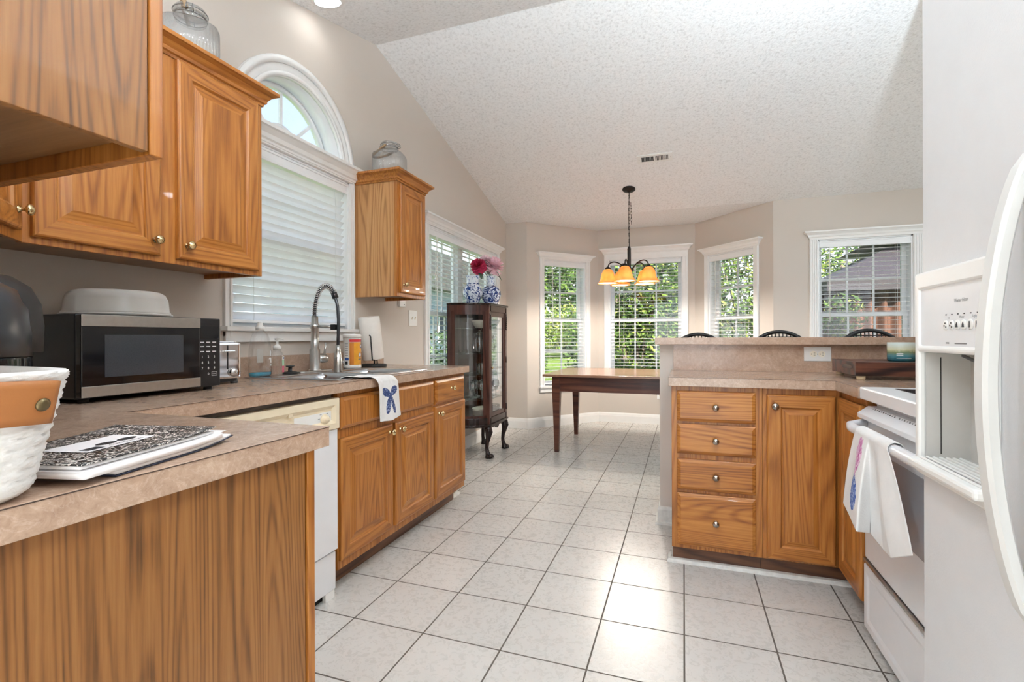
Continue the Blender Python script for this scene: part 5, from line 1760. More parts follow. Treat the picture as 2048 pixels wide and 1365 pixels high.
# vases and peonies on the cabinet
VZ = CTp + .001
t = thing('porcelain_vase', 'blue and white vase with a wide collar neck, left on the china cabinet', 'vase', (-1.885, 4.245, VZ))
MB().lathe([(.056, 0), (.060, .006), (.072, .05), (.092, .095), (.095, .115), (.082, .15), (.062, .180), (.0565, .195)], t.location, 44).build('body', DELFT, t)
MB().lathe([(.0565, .195), (.060, .205), (.058, .235), (.062, .262), (.068, .270), (.062, .270), (.052, .24), (.05, .21), (.0001, .205)], t.location, 44).build('neck', DELFT_L, t)
MB().lathe([(.0565, .188), (.061, .192), (.061, .198), (.0575, .200)], t.location, 44, 0, True, None, False).build('collar_ring', DELFT_D, t)
t = thing('porcelain_vase', 'dark patterned blue and white bottle vase, right on the china cabinet', 'vase', (-1.76, 4.395, VZ))
MB().lathe([(.060, 0), (.066, .004), (.066, .016), (.084, .05), (.098, .095), (.094, .135), (.070, .168), (.046, .185)], t.location, 44).build('body', DELFT_D, t)
MB().lathe([(.046, .185), (.036, .205), (.033, .25), (.037, .275), (.043, .280), (.035, .280), (.028, .25), (.03, .21), (.0001, .20)], t.location, 36).build('neck', DELFT_L, t)
def peony(label, head, root, r, m, tilt, leaves):
    t = thing('peony', label, 'flower', tuple(head))
    H_ = Vector(head)
    mb = MB()
    ax = Vector(tilt).normalized()
    q = ax.to_track_quat('Z', 'Y').to_matrix()
    rng = random.Random(hash(label) % 1000)
    for L_ in range(7):
        nP = 7 + L_ * 2
        for k in range(nP):
            a = 2 * PI * (k + .5 * (L_ % 2)) / nP + rng.uniform(-.15, .15)
            el = R(82 - L_ * 22 + rng.uniform(-8, 8))
            ln_ = r * (.80 + .05 * L_ + rng.uniform(-.06, .06))
            wd = r * .52
            dr_ = Vector((math.cos(a) * math.cos(el), math.sin(a) * math.cos(el), math.sin(el)))
            sd = Vector((-math.sin(a), math.cos(a), 0))
            up = dr_.cross(sd)
            pts = []
            for j in range(4):
                v = j / 3
                ww = wd * math.sin(PI * (.18 + .62 * v)) * .5
                for i in (-1, 0, 1):
                    pts.append(H_ + q @ (dr_ * (ln_ * v) + sd * (ww * i) - up * (ww * .35 * abs(i)) + up * (.10 * r * v * v) + Vector((0, 0, rng.uniform(-1, 1) * .02 * r))))
            mb.add(pts, [(j * 3 + i, j * 3 + i + 1, j * 3 + i + 4, j * 3 + i + 3) for j in range(3) for i in range(2)], 0, True)
    mb.build('bloom', m, t, recalc=False)
    MB().tube([Vector(root), Vector(root) * .55 + H_ * .45 + Vector((0, 0, .02)), H_ - q @ Vector((0, 0, .1 * r))], .004, 6).build('stem', LEAFD, t)
    for (d, s) in leaves:
        d = Vector(d); dn = d.normalized(); sd = dn.cross(Vector((0, 0, 1))).normalized()
        b = H_ - q @ Vector((0, 0, r * .35))
        pts = []
        for j in range(6):
            v = j / 5
            ww = s * .30 * math.sin(PI * min(.97, v * .9 + .08))
            for i in (-1, 0, 1):
                pts.append(b + dn * (s * v) + sd * (ww * i) + Vector((0, 0, -.25 * s * v * v + abs(i) * .1 * ww)))
        MB().add(pts, [(j * 3 + i, j * 3 + i + 1, j * 3 + i + 4, j * 3 + i + 3) for j in range(5) for i in range(2)], 0, True).build('leaf', LEAFD, t, recalc=False)
rv = (-1.76, 4.395, VZ + .22)
peony('large pale pink peony leaning right out of the bottle vase', (-1.735, 4.42, VZ + .385), rv, .100, PINKP, (.35, .0, .8), [((.09, .06, -.10), .12), ((-.02, -.06, -.03), .09)])
peony('crimson peony leaning left between the two vases', (-1.855, 4.305, VZ + .375), rv, .078, REDP, (-.1, -.7, .6), [((.03, -.02, -.08), .10), ((.06, .05, .02), .09)])
peony('palest pink peony at the back of the flower bunch', (-1.83, 4.42, VZ + .435), rv, .070, PALEP, (-.2, .1, .9), [((.04, -.05, -.05), .12), ((.05, .0, -.09), .12)])

# ------------------------------------------------------------------ dining table
t = thing('dining_table', 'rustic dark wood dining table with tapered legs in the bay', 'table', (-.4, 5.0, 0))
TX0, TX1, TY0, TY1, TZ = -1.262, .53, 4.455, 5.56, .748
MB().box(TX0, TX1, TY0, TY1, TZ - .022, TZ).build('top', TABLE_TOP, t, bevel=.004)
LXs = (TX0 + .075, TX1 - .075 - .075); LYs = (TY0 + .07, TY1 - .07 - .075)
for y in LYs:
    MB().box(LXs[0] + .07, LXs[1] + .005, y + .012, y + .036, TZ - .165, TZ - .022).build('apron', TABLE_W, t)
for x in LXs:
    MB().box(x + .02, x + .045, LYs[0] + .07, LYs[1] + .005, TZ - .165, TZ - .022).build('apron', TABLE_W, t)
for x in LXs:
    for y in LYs:
        s = .075; e = .040
        xx = x if x < 0 else x
        o_ = (s - e) / 2
        lg = MB()
        rows_ = [(TZ - .022, 0), (TZ - .165, 0), (0.0, o_)]
        vv = []
        for z, q in rows_:
            vv += [(x + q, y + q, z), (x + s - q, y + q, z), (x + s - q, y + s - q, z), (x + q, y + s - q, z)]
        ff_ = [(k * 4 + i, k * 4 + (i + 1) % 4, k * 4 + 4 + (i + 1) % 4, k * 4 + 4 + i) for k in range(2) for i in range(4)] + [(0, 1, 2, 3), (11, 10, 9, 8)]
        lg.add(vv, ff_)
        lg.build('leg', TABLE_W, t, bevel=.002)

# ------------------------------------------------------------------ chandelier
HX, HY = -.522, 5.11
HZ = slope_back(HY)
t = thing('chandelier', 'bronze five-arm chandelier with lit amber bell shades over the dining table', 'chandelier', (HX, HY, HZ))
tilt = Vector((0, .2525, 1)).normalized()
qd = (-tilt).to_track_quat('Z', 'Y').to_matrix()
MB().lathe([(.066, 0), (.066, .006), (.050, .018), (.020, .026), (.010, .034), (.0001, .036)], (HX, HY, HZ), 32, 0, True, qd).build('canopy', BRONZE, t)
ZT = 2.03                       # top of the stem
def chain(mb, p, q, n, r=.011, w=.006, th=.0020):
    p, q = Vector(p), Vector(q)
    for k in range(n):
        c0 = p.lerp(q, (k + .5) / n)
        L_ = (q - p).length / n * .64
        d = (q - p).normalized()
        s = Vector((1, 0, 0)) if k % 2 else Vector((0, 1, 0))
        mb.tube([c0 + d * (L_ * math.cos(2 * PI * j / 12)) + s * (w * math.sin(2 * PI * j / 12)) for j in range(12)], th, 5, 0, True)
cm = MB()
chain(cm, (HX, HY, HZ - .03), (HX, HY, ZT + .005), 17)
cm.build('chain', BRONZE, t)
cl = MB()
chain(cl, (HX + .018, HY, HZ - .14), (HX + .024, HY, HZ - .36), 7)
cl.build('spare_chain', BRONZE, t)
MB().tube([(HX + .004, HY, HZ - .03), (HX - .004, HY, (HZ + ZT) / 2), (HX + .003, HY, ZT)], .0022, 6).build('lamp_cord', BRONZE, t)
MB().lathe([(.0001, 0), (.012, .004), (.016, .020), (.020, .030), (.018, .036), (.018, .24), (.022, .28), (.024, .31), (.016, .33), (.012, .35), (.010, .36), (.0001, .37)], (HX, HY, ZT), 20, 0, True, Matrix.Diagonal((1, 1, -1))).build('stem', BRONZE, t)
RA = .215
zsh = 1.80
am = None
for k in range(5):
    a = R(193 + 72 * k)
    d = Vector((math.cos(a), math.sin(a), 0))
    C0 = Vector((HX, HY, 0))
    pts = []
    for j in range(21):
        u = j / 20
        rr_ = .016 + (RA - .016) * (1 - math.cos(PI * u)) / 2
        zz = 1.70 + .17 * math.sin(PI * u * .74) ** .8 if u > 0 else 1.70
        pts.append(C0 + d * rr_ + Vector((0, 0, 1.655 + .215 * math.sin(PI * (u * .80)) ** .75)))
    tip = pts[-1]
    pts.append(Vector((tip.x, tip.y, zsh + .012)))
    am = MB().tube(pts, .0065, 8).build('arm', BRONZE, t)
    tp = (tip.x, tip.y, zsh)
    fl = Matrix.Diagonal((1, 1, -1))
    MB().lathe([(.0001, -.024), (.012, -.022), (.026, -.010), (.032, 0), (.030, .006), (.0001, .008)], tp, 20, 0, True, fl).build('shade_holder', BRONZE, am)
    sc = lambda aa, z: 1 + (.05 * math.cos(aa * 8) if z > .13 else 0)
    so = MB().lathe([(.030, .004), (.044, .014), (.060, .044), (.068, .078), (.075, .110), (.088, .134), (.106, .150), (.104, .151), (.086, .136), (.073, .112), (.066, .078), (.058, .046), (.042, .016)], tp, 40, 0, True, fl, False, sc).build('shade', AMBER, am)
    MB().lathe([(.0001, .025), (.012, .028), (.014, .04), (.026, .066), (.028, .082), (.020, .10), (.0001, .106)], tp, 16, 0, True, fl).build('bulb', BULB, am)
    ld = bpy.data.lights.new('lamp', 'POINT')
    ld.energy = 9.0
    ld.color = (1.0, .93, .82)
    ld.shadow_soft_size = .02
    lo_ = bpy.data.objects.new('lamp', ld)
    COL.objects.link(lo_)
    lo_.parent = t
    lo_.location = Vector((tp[0], tp[1], zsh - .130)) - Vector(t.location)

# ceiling vent on the slope
t = thing('ceiling_vent', 'white ceiling air vent on the slope above the chandelier', 'vent', (-.243, 4.632, slope_back(4.632)))
ct = Vector((-.243, 4.632, slope_back(4.632)))
U = Vector((1, 0, 0)); V = Vector((0, 1, -.2525)).normalized(); Nn = U.cross(V) * -1
Nn = Vector((0, -.2525, -1)).normalized()
MB().obox(ct - U * .155 - V * .062 - Nn * .001, U, V, Nn, .310, .124, .007).build('face_plate', WHITE_PLASTIC, t, bevel=.002)
MB().obox(ct - U * .118 - V * .034 + Nn * .006, U, V, Nn, .236, .068, .0006).build('opening', DARK_GAP, t)
vs_ = MB()
for k in range(20):
    if k == 10: continue
    s_ = -1 if k < 10 else 1
    vs_.obox(ct + U * (-.116 + k * .0118) - V * .034 + Nn * .0064, (U + Nn * .55 * s_).normalized(), V, (Nn - U * .55 * s_).normalized(), .0062, .068, .0012)
vs_.obox(ct - U * .008 - V * .034 + Nn * .0062, U, V, Nn, .016, .068, .0014)
vs_.build('louvres', WHITE_PLASTIC, t)
MB().obox(ct + U * -.140 - V * .003 + Nn * .0062, U, V, Nn, .006, .006, .001).obox(ct + U * .134 - V * .003 + Nn * .0062, U, V, Nn, .006, .006, .001).build('screw', STEEL, t)

# recessed ceiling lights; all but the first are unseen and added for fill
RL = ['recessed ceiling light at the top edge of the picture by the left wall', 'added unseen ceiling fill light above the camera', 'added unseen ceiling fill light behind the camera on the left', 'added unseen ceiling fill light behind the camera on the right', 'added unseen ceiling fill light in the dining room near the fridge wall', 'added unseen ceiling fill light in the dining room near the back wall']
for (x, y, z, e), lb_ in zip(LAMP_SPOTS, RL):
    if y < .26: z = 2.49; nn = Vector((0, 0, -1))
    elif y < 2.93: z = slope_front(y); nn = Vector((0, .2525, -1)).normalized()
    else: z = slope_back(y); nn = Vector((0, -.2525, -1)).normalized()
    t = thing('recessed_light', lb_, 'ceiling light', (x, y, z))
    q = nn.to_track_quat('Z', 'Y').to_matrix()
    MB().lathe([(.062, .001), (.092, .001), (.094, .004), (.090, .007), (.062, .004)], (x, y, z), 36, 0, True, q, False).build('trim_ring', WHITE_PLASTIC, t)
    MB().lathe([(.062, .002), (.0001, .002)], (x, y, z), 30, 0, False, q, False).build('lens', LENS, t)
    ld = bpy.data.lights.new('lamp', 'AREA')
    ld.shape = 'DISK'
    ld.size = .14
    ld.energy = e
    ld.color = (.86, .94, 1.0)
    lo_ = bpy.data.objects.new('lamp', ld)
    COL.objects.link(lo_)
    lo_.parent = t
    lo_.location = nn * .012
    lo_.rotation_euler = nn.to_track_quat('-Z', 'Y').to_euler()
    lo_.visible_camera = True

# ------------------------------------------------------------------ bar stools behind the peninsula
def make_stool(label, loc, rz):
    t = thing('bar_stool', label, 'bar stool', loc, rz, local=True)
    zs = .74
    st = MB().lathe([(.0001, zs - .03), (.17, zs - .03), (.19, zs - .015), (.188, zs + .01), (.15, zs + .03), (.0001, zs + .034)], (0, 0, 0), 36)
    st.build('seat', BLACK_M, t)
    for (a) in (45, 135, 225, 315):
        c, s = math.cos(R(a)), math.sin(R(a))
        MB().tube([(.15 * c, .15 * s, zs - .02), (.19 * c, .19 * s, .45), (.225 * c, .225 * s, .14), (.25 * c, .25 * s, .012), (.262 * c, .262 * s, .008)], [.011, .011, .011, .012, .012], 8).build('leg', IRON, t)
    MB().tube([(.222 * math.cos(2 * PI * k / 40), .222 * math.sin(2 * PI * k / 40), .22) for k in range(40)], .008, 8, 0, True).build('foot_ring', IRON, t)
    rim = []
    for k in range(41):
        a = R(-20 + 220 * k / 40)
        x = .205 * math.cos(a); z = .915 + .215 * math.sin(a)
        if k == 0: rim.append((x * .8, .155, zs))
        rim.append((x, .17 + .02 * math.sin(a) + .03 * (1 - (x / .205) ** 2), z))
        if k == 40: rim.append((x * .8, .155, zs))
    MB().tube(rim, .0125, 8).build('back_frame', IRON, t)
    lt = MB()
    def pb(x, z): return Vector((x, .17 + .02 * max(0, (z - .915) / .215) + .03 * (1 - (x / .205) ** 2), z))
    for k in range(-8, 9):
        x = k * .0225
        h = math.sqrt(max(0, 1 - (x / .2) ** 2)) * .21
        if h < .02: continue
        lt.tube([pb(x, .915 - min(h, .16) + (2 * h if 0 else (h + min(h, .16)) * j / 8)) for j in range(9)], .0036, 5)
    for k in range(-7, 9):
        z = .915 + k * .0225
        w_ = math.sqrt(max(0, 1 - ((z - .915) / .21) ** 2)) * .2
        lt.tube([pb(-w_ + 2 * w_ * j / 10, z) + Vector((0, .004, 0)) for j in range(11)], .0036, 5)
    lt.build('woven_back', IRON, t)
    return t
make_stool('black iron bar stool at the left end of the bar, beside the peninsula wall', (.075, 3.44, -.014), R(-6))
s2 = make_stool('black iron bar stool in the middle behind the bar, before the wall corner', (.612, 3.50, 0), R(0))
s3 = copy_tree(s2, (1.135, 3.50, .006), R(3), 'black iron bar stool at the right of the bar, before the gazebo window')

# ------------------------------------------------------------------ cutting board and candle
t = thing('cutting_board', 'thick dark walnut cutting board on small feet beside the stove', 'cutting board', (.95, 2.68, CT))
MB().box(.708, 1.215, 2.505, 2.86, CT + .017, CT + .077).build('block', WALNUT, t, bevel=.002)
MB().prism([(2.60 + .055 * math.cos(2 * PI * k / 24) * (1 if abs(math.cos(2 * PI * k / 24)) > 0 else 1) + (.04 if math.cos(2 * PI * k / 24) > 0 else 0), CT + .052 + .009 * math.sin(2 * PI * k / 24)) for k in range(24)], .7072, .709, axis='x').build('finger_grip', MAHOG_DARK, t)
for (x, y) in ((.735, 2.53), (1.185, 2.53), (.735, 2.83), (1.185, 2.83)):
    MB().lathe([(.015, 0), (.017, .004), (.017, .017), (.0001, .017)], (x, y, CT), 16).build('foot', plain('cork_foot', S(226, 206, 170), .6) if 'cork_foot' not in MATS else MATS['cork_foot'], t)
t = thing('jar_candle', 'lit sea-green jar candle standing on the cutting board', 'candle', (.928, 2.66, CT + .0775))
c = (.928, 2.66, CT + .0775)
MB().lathe([(.050, .0), (.0525, .003), (.0525, .084), (.050, .084), (.049, .062), (.0001, .060)], c, 40).build('glass', CANDLE, t)
for k, (dx, dy) in enumerate(((-.016, -.036), (.012, -.034))):
    MB().lathe([(.0001, 0), (.0065, .005), (.005, .011), (.0001, .017)], (c[0] + dx * .8, c[1] + dy * .5, c[2] + .064), 12).build('flame', BULB, t)
lb2 = MB().grid(lambda u, v: (c[0] + .0527 * math.cos(R(-128 + 26 * u)), c[1] + .0527 * math.sin(R(-128 + 26 * u)), c[2] + .026 + .003 * v), 8, 1)
lb2.grid(lambda u, v: (c[0] + .0527 * math.cos(R(-128 + 26 * u)), c[1] + .0527 * math.sin(R(-128 + 26 * u)), c[2] + .033 + .003 * v), 8, 1)
lb2.grid(lambda u, v: (c[0] + .0527 * math.cos(R(-128 + 60 * u)), c[1] + .0527 * math.sin(R(-128 + 60 * u)), c[2] + .013 + .002 * v), 10, 1)
lb2.build('label_lines', INK_W, t, recalc=False)

# ------------------------------------------------------------------ tea towel on the oven handle
BOT = [(0, (.532, 2.015, .508)), (.22, (.520, 1.905, .500)), (.44, (.500, 1.765, .497)), (.51, (.560, 1.845, .470)), (.62, (.566, 1.755, .455)), (.80, (.552, 1.655, .470)), (1.0, (.562, 1.545, .525))]
def bot(u):
    for (a, p), (b, q) in zip(BOT, BOT[1:]):
        if u <= b:
            f = (u - a) / (b - a)
            f = f * f * (3 - 2 * f) if a >= .42 and b <= .62 else f
            return Vector(p).lerp(Vector(q), f)
    return Vector(BOT[-1][1])
def stow(u, v):
    # across from the far edge to the near edge; from behind the bar, over it and down the front
    y = 1.945 - .275 * u
    if v < .10:
        return (.590, y, .744 + .030 * (v / .10))
    if v < .20:
        a = (v - .10) / .10 * PI
        return (.569 + .021 * math.cos(a), y, .774 + .020 * math.sin(a))
    s = (v - .20) / .80
    T0 = Vector((.548, y, .774))
    B0 = bot(u)
    e = s ** .85
    p = T0.lerp(B0, s)
    p.y = T0.y + (B0.y - T0.y) * e
    p.x += .006 * math.sin(u * 14) * s * (1 - s) * 4 - .004 * math.sin(s * PI)
    return tuple(p)
def vase_mask(u, v):
    if v < .2: return 0
    s = (v - .20) / .80
    dx = (u - .27) * .36; zz = (1 - s) * .235 - .012
    k = 0
    n_ = mnoise.noise(Vector((dx * 60, zz * 60, 3.0))) * .010
    if (dx / (.038 + n_)) ** 2 + ((zz - .170) / (.050 + n_)) ** 2 < 1: k = 1
    if abs(dx) < .016 and .094 < zz < .118: k = 1
    if (dx / .042) ** 2 + ((zz - .066) / .050) ** 2 < 1: k = 2
    if abs(dx) < .020 and .100 < zz < .112: k = 2
    return k
tm = MB().grid(stow, 110, 130, 0, True, vase_mask)
o = tm.build('tea_towel', [COTTON, PEONY_P, VASE_P], None, origin=(.55, 1.9, .6), recalc=False)
sf = o.modifiers.new('thick', 'SOLIDIFY'); sf.thickness = .002; sf.offset = 0
tag(o, 'white waffle towel with a pink peony and blue vase print on the oven handle', 'towel')
# ------------------------------------------------------------------ outside: yard, shrubs, trees, neighbour house, gazebo
def lawn_mat():
    m, n, out = mat_base('lawn_grass')
    v = coords(n)
    f = tex_noise(n, v, 0.8, 6, .7)
    r = ramp(n, [(0.3, S(76, 98, 42)), (0.55, S(110, 130, 60)), (0.8, S(142, 152, 82))], f)
    p = bsdf(n, out, r.outputs[0], .9, 0, .1)
    bump(n, p, tex_noise(n, v, 60, 3), .5, .03)
    return m
g = MB().grid(lambda u, v: (-40 + 80 * u, -14 + 64 * v, -.32 + max(0, -6 + 64 * v - 16) * .030 + .03 * math.sin(u * 30) * math.sin(v * 22)), 40, 32).build('lawn', lawn_mat(), None, origin=(0, 15, -.32), recalc=False)
tag(g, 'sunlit green lawn outside the bay windows', 'lawn', kind='stuff')

def leaf_mat(name, c):
    return translucent(name, c, .35, .55)
LG = [leaf_mat('leaf_dark_green', S(44, 66, 30)), leaf_mat('leaf_mid_green', S(76, 104, 44)), leaf_mat('leaf_light_green', S(122, 148, 66)), leaf_mat('leaf_yellow_green', S(160, 166, 84))]
LB = [leaf_mat('leaf_hedge_dark', S(52, 72, 46)), leaf_mat('leaf_hedge', S(80, 104, 66)), leaf_mat('leaf_hedge_light', S(126, 148, 104)), leaf_mat('leaf_grey_green', S(150, 166, 140))]
BARK = plain('grey_bark', S(112, 98, 86), .9, vary=.3, vscale=14, bmp=.5, bscale=40)
def leaves(mb, c, rad, n, size, rng, w=(3, 4, 3, 1)):
    pick = [k for k, q in enumerate(w) for _ in range(q)]
    for _ in range(n):
        while True:
            p = Vector((rng.uniform(-1, 1), rng.uniform(-1, 1), rng.uniform(-1, 1)))
            if p.length < 1: break
        p = Vector((p.x * rad[0], p.y * rad[1], p.z * rad[2])) + Vector(c)
        a = Vector((rng.gauss(0, 1), rng.gauss(0, 1), rng.gauss(0, 1))).normalized()
        b = a.orthogonal().normalized()
        s = size * rng.uniform(.6, 1.3)
        mb.add([p - a * s, p + b * s * .42, p + a * s, p - b * s * .42], [(0, 1, 2, 3)], rng.choice(pick), True)
def plant(name, label, cat, base, clumps, n, size, seed, mats=LG, trunks=(), w=(3, 4, 3, 1), group=None):
    rng = random.Random(seed)
    t = thing(name, label, cat, base, 0, local=True, group=group)
    mb = MB()
    tot = sum(c[3] for c in clumps)
    for (x, y, z, wt, rx, ry_, rz_) in clumps:
        leaves(mb, (x, y, z), (rx, ry_, rz_), int(n * wt / tot), size, rng, w)
    mb.build('foliage', mats, t, recalc=False)
    for tr in trunks:
        MB().tube([Vector(p) for p, r in tr], [r for p, r in tr], 8).build('trunk', BARK, t)
    return t
def limb(*pts): return [(Vector(p), r) for *p, r in pts]
# behind the middle bay window
plant('crape_myrtle', 'multi-stem leafy shrub filling the middle bay window', 'shrub', (-.85, 9.7, -.3),
      [(0, 0, 2.7, 3, 1.3, .7, 1.1), (-.6, .2, 1.5, 1.6, .7, .5, .7), (.7, 0, 1.6, 2, .8, .5, .8), (.1, .4, .75, 1.2, 1.2, .5, .5)], 9500, .06, 3, LG,
      [limb((-.15, 0, 0, .05), (-.25, .05, 1.2, .04), (-.5, .1, 2.8, .02)), limb((.05, 0, 0, .05), (.15, 0, 1.3, .04), (.55, .1, 3.0, .02)), limb((.2, .1, 0, .04), (.5, .1, 1.2, .03), (1.0, .2, 2.4, .015)), limb((0, .15, 0, .04), (0, .2, 1.6, .03), (-.1, .2, 3.2, .015))])
plant('azalea_bush', 'low yellow-green bush at the foot of the middle bay window shrub', 'shrub', (-.75, 8.7, -.3),
      [(0, 0, .55, 1, .75, .45, .5)], 1500, .05, 5, LG, w=(2, 3, 4, 3))
plant('evergreen_bush', 'dense dark bush behind the middle bay window shrub', 'shrub', (-.8, 11.4, -.3),
      [(-.9, 0, 1.1, 1, 1.1, .6, 1.2), (.6, 0, 1.2, 1.2, 1.2, .6, 1.3), (0, 0, 2.6, 1, 1.5, .6, 1.2)], 4200, .09, 7, LG, w=(5, 4, 1, 0))
# right angled bay window
plant('bamboo_shrub', 'feathery light green shrub outside the right angled bay window', 'shrub', (1.05, 9.3, -.3),
      [(0, 0, 2.3, 2, .75, .5, 1.0), (.2, 0, 1.4, 1.5, .7, .5, .7), (-.3, .1, .6, 1, .6, .4, .6)], 4200, .06, 11, LG, [limb((0, 0, 0, .04), (.1, 0, 1.4, .03), (.4, 0, 2.8, .015)), limb((.1, 0, 0, .03), (-.1, 0, 1.5, .02), (-.4, 0, 2.7, .012))], (2, 3, 4, 2))
# left angled bay window: a rising lawn, a light bush, a taller tree and a dark hedge far back
t_ = plant('shade_tree', 'tall loose tree standing on the lawn left of the bay', 'tree', (-7.0, 24.0, .15),
      [(0, 0, 3.4, 3, 1.7, 1.4, 1.4), (-1.0, .3, 2.2, 1.5, 1.1, .9, .8), (.8, -.2, 2.1, 1.3, 1.0, .8, .7)], 5200, .10, 13, LG, [limb((0, 0, -.1, .16), (.05, 0, 1.5, .13), (-.1, .1, 3.6, .06))], (3, 5, 3, 0))
t_.scale = (1.55, 1.55, 1.55)
t_ = plant('ligustrum_bush', 'round yellow-green bush on the lawn below the tall tree', 'shrub', (-4.9, 22.0, .1),
      [(0, 0, 1.1, 1, 1.1, .7, .6), (-.6, 0, .8, .8, .8, .6, .5)], 1800, .07, 17, LG, w=(0, 2, 4, 4))
t_.scale = (1.5, 1.5, 1.5)
t_ = plant('evergreen_hedge', 'far clipped hedge at the back edge of the lawn', 'hedge', (-8.0, 30.0, .32),
      [(x, 0, .9, 1, 1.2, .6, .95) for x in (-5, -3, -1, 1, 3, 5)], 4200, .13, 19, LB, w=(4, 4, 2, 0))
t_.scale = (1.5, 1.5, 1.6)
# left side: hedge, neighbour house and the tree seen through the half-round
plant('evergreen_hedge', 'dark green hedge outside the double window', 'hedge', (-4.9, 11.6, -.3),
      [(0, y, .75, 1, .6, 1.1, .80) for y in (-4, -2.4, -.8, .8, 2.4, 4)], 5200, .075, 23, LB, w=(4, 4, 2, 1))
plant('airy_tree', 'airy tree against the sky seen through the half-round window', 'tree', (-7.6, 8.5, -1.0),
      [(0, .3, 4.9, 3, 1.3, 1.1, 1.5), (.2, 1.3, 5.6, 2, 1.1, 1.2, 1.1), (-.4, 2.2, 4.2, 1.5, 1.2, 1.1, 1.3)], 3600, .075, 29, LB, [limb((0, 1.0, 0, .15), (.05, 1.0, 2.5, .11), (-.1, 1.1, 5.4, .03))], (1, 2, 4, 4))
t = thing('neighbor_house', 'grey-blue sided neighbour house beyond the hedge', 'house', (-9.8, 15.0, -.3))
def siding():
    m, n, out = mat_base('grey_blue_siding')
    tc = N(n, 'TexCoord'); sp = N(n, 'SeparateXYZ')
    n.links.new(tc.outputs['Object'], sp.inputs[0])
    fr = math_n(n, 'FRACT', math_n(n, 'MULTIPLY', sp.outputs[2], 6.0))
    r = ramp(n, [(0.0, S(96, 110, 124)), (0.12, S(150, 166, 182)), (1.0, S(162, 178, 194))], fr)
    bsdf(n, out, r.outputs[0], .6)
    return m
MB().box(-13, -9.8, 9.5, 24, -.3, 3.1).build('walls', siding(), t)
MB().prism([(9.1, 3.1), (24.4, 3.1), (22.0, 4.6), (11.5, 4.6)], -13.3, -9.4, axis='x').build('roof', plain('grey_shingle', S(112, 110, 108), .9, vary=.2, vscale=40), t)
for y in (12.2, 15.6, 19.0):
    wf = MB().box(-9.80, -9.76, y - .55, y + .55, .9, 2.3).build('window_frame', TRIM, t)
    MB().box(-9.765, -9.755, y - .47, y + .47, .98, 2.22).build('pane', plain('dark_pane', S(70, 84, 98), .1) if 'dark_pane' not in MATS else MATS['dark_pane'], wf)
# gazebo beyond the back window
t = thing('gazebo', 'brown curtained gazebo with a dark hip roof outside the back window', 'gazebo', (3.9, 10.4, -.3))
GX0, GX1, GY0, GY1, GE = 2.35, 5.6, 8.9, 12.1, 1.95
gc = ((GX0 + GX1) / 2, (GY0 + GY1) / 2)
GB = plain('brown_metal', S(62, 46, 40), .5)
GR = plain('brown_roof_canvas', S(50, 43, 47), .7, vary=.1)
for (x, y) in ((GX0, GY0), (GX1, GY0), (GX0, GY1), (GX1, GY1)):
    MB().box(x - .06, x + .06, y - .06, y + .06, -.32, GE).build('post', GB, t)
def hip(x0, x1, y0, y1, z0, z1, k):
    mb = MB()
    cx, cy = (x0 + x1) / 2, (y0 + y1) / 2
    a, b = (x1 - x0) / 2 * k, (y1 - y0) / 2 * k
    v = [(x0, y0, z0), (x1, y0, z0), (x1, y1, z0), (x0, y1, z0), (cx - a, cy - b, z1), (cx + a, cy - b, z1), (cx + a, cy + b, z1), (cx - a, cy + b, z1)]
    return mb.add(v, [(0, 1, 5, 4), (1, 2, 6, 5), (2, 3, 7, 6), (3, 0, 4, 7), (4, 5, 6, 7), (3, 2, 1, 0)])
hip(GX0 - .25, GX1 + .25, GY0 - .25, GY1 + .25, GE, GE + .62, .42).build('lower_roof', GR, t)
hip(GX0 + .55, GX1 - .55, GY0 + .55, GY1 - .55, GE + .70, GE + 1.15, .12).build('upper_roof_glare', plain('glare_white', S(226, 222, 222), .8), t)  # upper tier added; white sky glare is put into its colour
vl = MB()
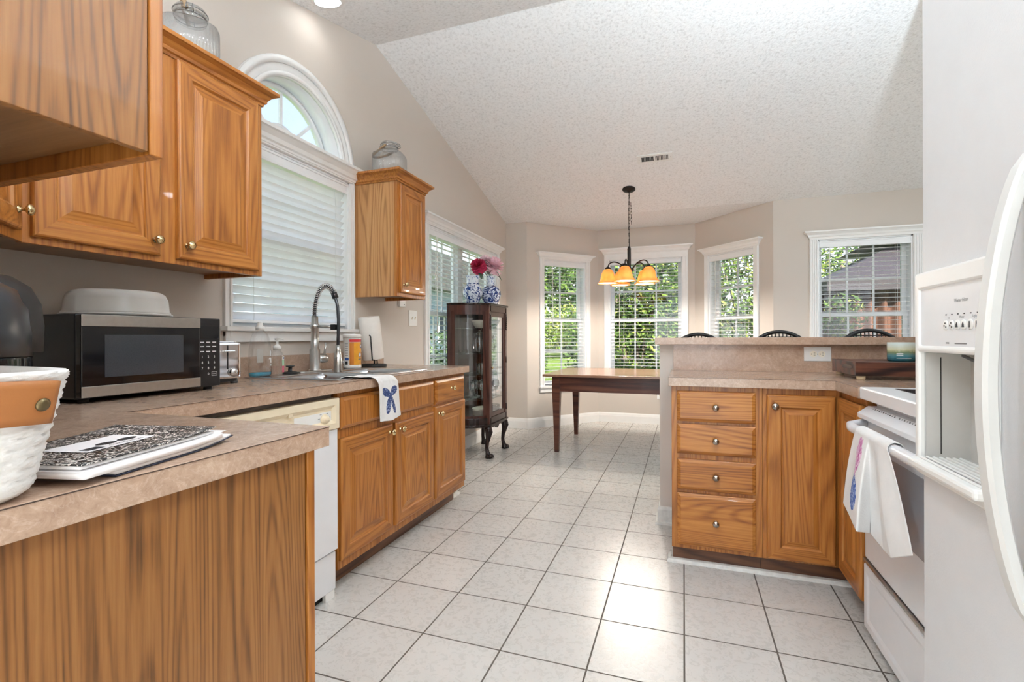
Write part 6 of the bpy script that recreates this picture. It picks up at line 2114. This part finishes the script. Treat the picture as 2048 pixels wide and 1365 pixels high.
vl.box(GX0 - .26, GX1 + .26, GY0 - .27, GY0 - .24, GE - .16, GE + .01).box(GX0 - .27, GX0 - .24, GY0 - .26, GY1 + .26, GE - .16, GE + .01)
vl.build('roof_fringe', GR, t)
CUR = plain('rust_brown_curtain', S(98, 64, 48), .85, vary=.15, vscale=6)
def curtain(p, q, n):
    p, q = Vector(p), Vector(q)
    d = (q - p).normalized(); nn = Vector((-d.y, d.x, 0))
    L_ = (q - p).length
    o = MB().grid(lambda u, v: p + d * (L_ * u) + nn * (.07 * math.sin(u * n * PI) * (1 - .3 * v) + .03 * math.sin(u * 37)) + Vector((0, 0, -.25 + (GE + .13) * v)), n * 6, 4).build('curtain', CUR, t, recalc=False)
curtain((GX0 + .05, GY0, 0), (GX0 + 1.05, GY0, 0), 11)
curtain((GX0 + 1.35, GY0, 0), (GX1 - .05, GY0, 0), 18)
curtain((GX0, GY0 + .1, 0), (GX0, GY1 - .1, 0), 22)
MB().box(GX0 + .2, GX1 - .1, GY1 - .5, GY1 - .42, -.3, GE).build('back_curtain', plain('dark_brown_cloth', S(58, 42, 38), .9), t)
plant('flowering_bush', 'small-leaved bush before the gazebo corner', 'shrub', (2.1, 8.3, -.3),
      [(0, 0, 1.0, 1, .38, .35, .75), (.1, 0, 1.7, .5, .3, .3, .35)], 900, .05, 31, LG, w=(2, 4, 3, 2))
plant('shade_tree', 'broad tree rising behind the gazebo', 'tree', (3.9, 15.6, -.3),
      [(0, 0, 3.1, 2, 1.8, 1.0, 1.1), (-1.0, 0, 2.1, 1.5, 1.2, .9, .9)], 3600, .10, 37, LG, [limb((0, 0, 0, .16), (0, 0, 1.6, .12), (.2, 0, 3.4, .05))], (2, 4, 4, 2))
plant('shade_tree', 'leafy tree between the bay and the gazebo at the back', 'tree', (-.2, 14.6, -.3),
      [(0, 0, 3.2, 2, 1.6, 1.0, 1.3), (.2, 0, 1.9, 1.5, 1.4, .9, .9)], 3400, .10, 41, LG, [limb((0, 0, 0, .15), (0, 0, 1.6, .12), (-.2, 0, 3.4, .05))], (2, 4, 4, 2))
bpy.context.view_layer.update()
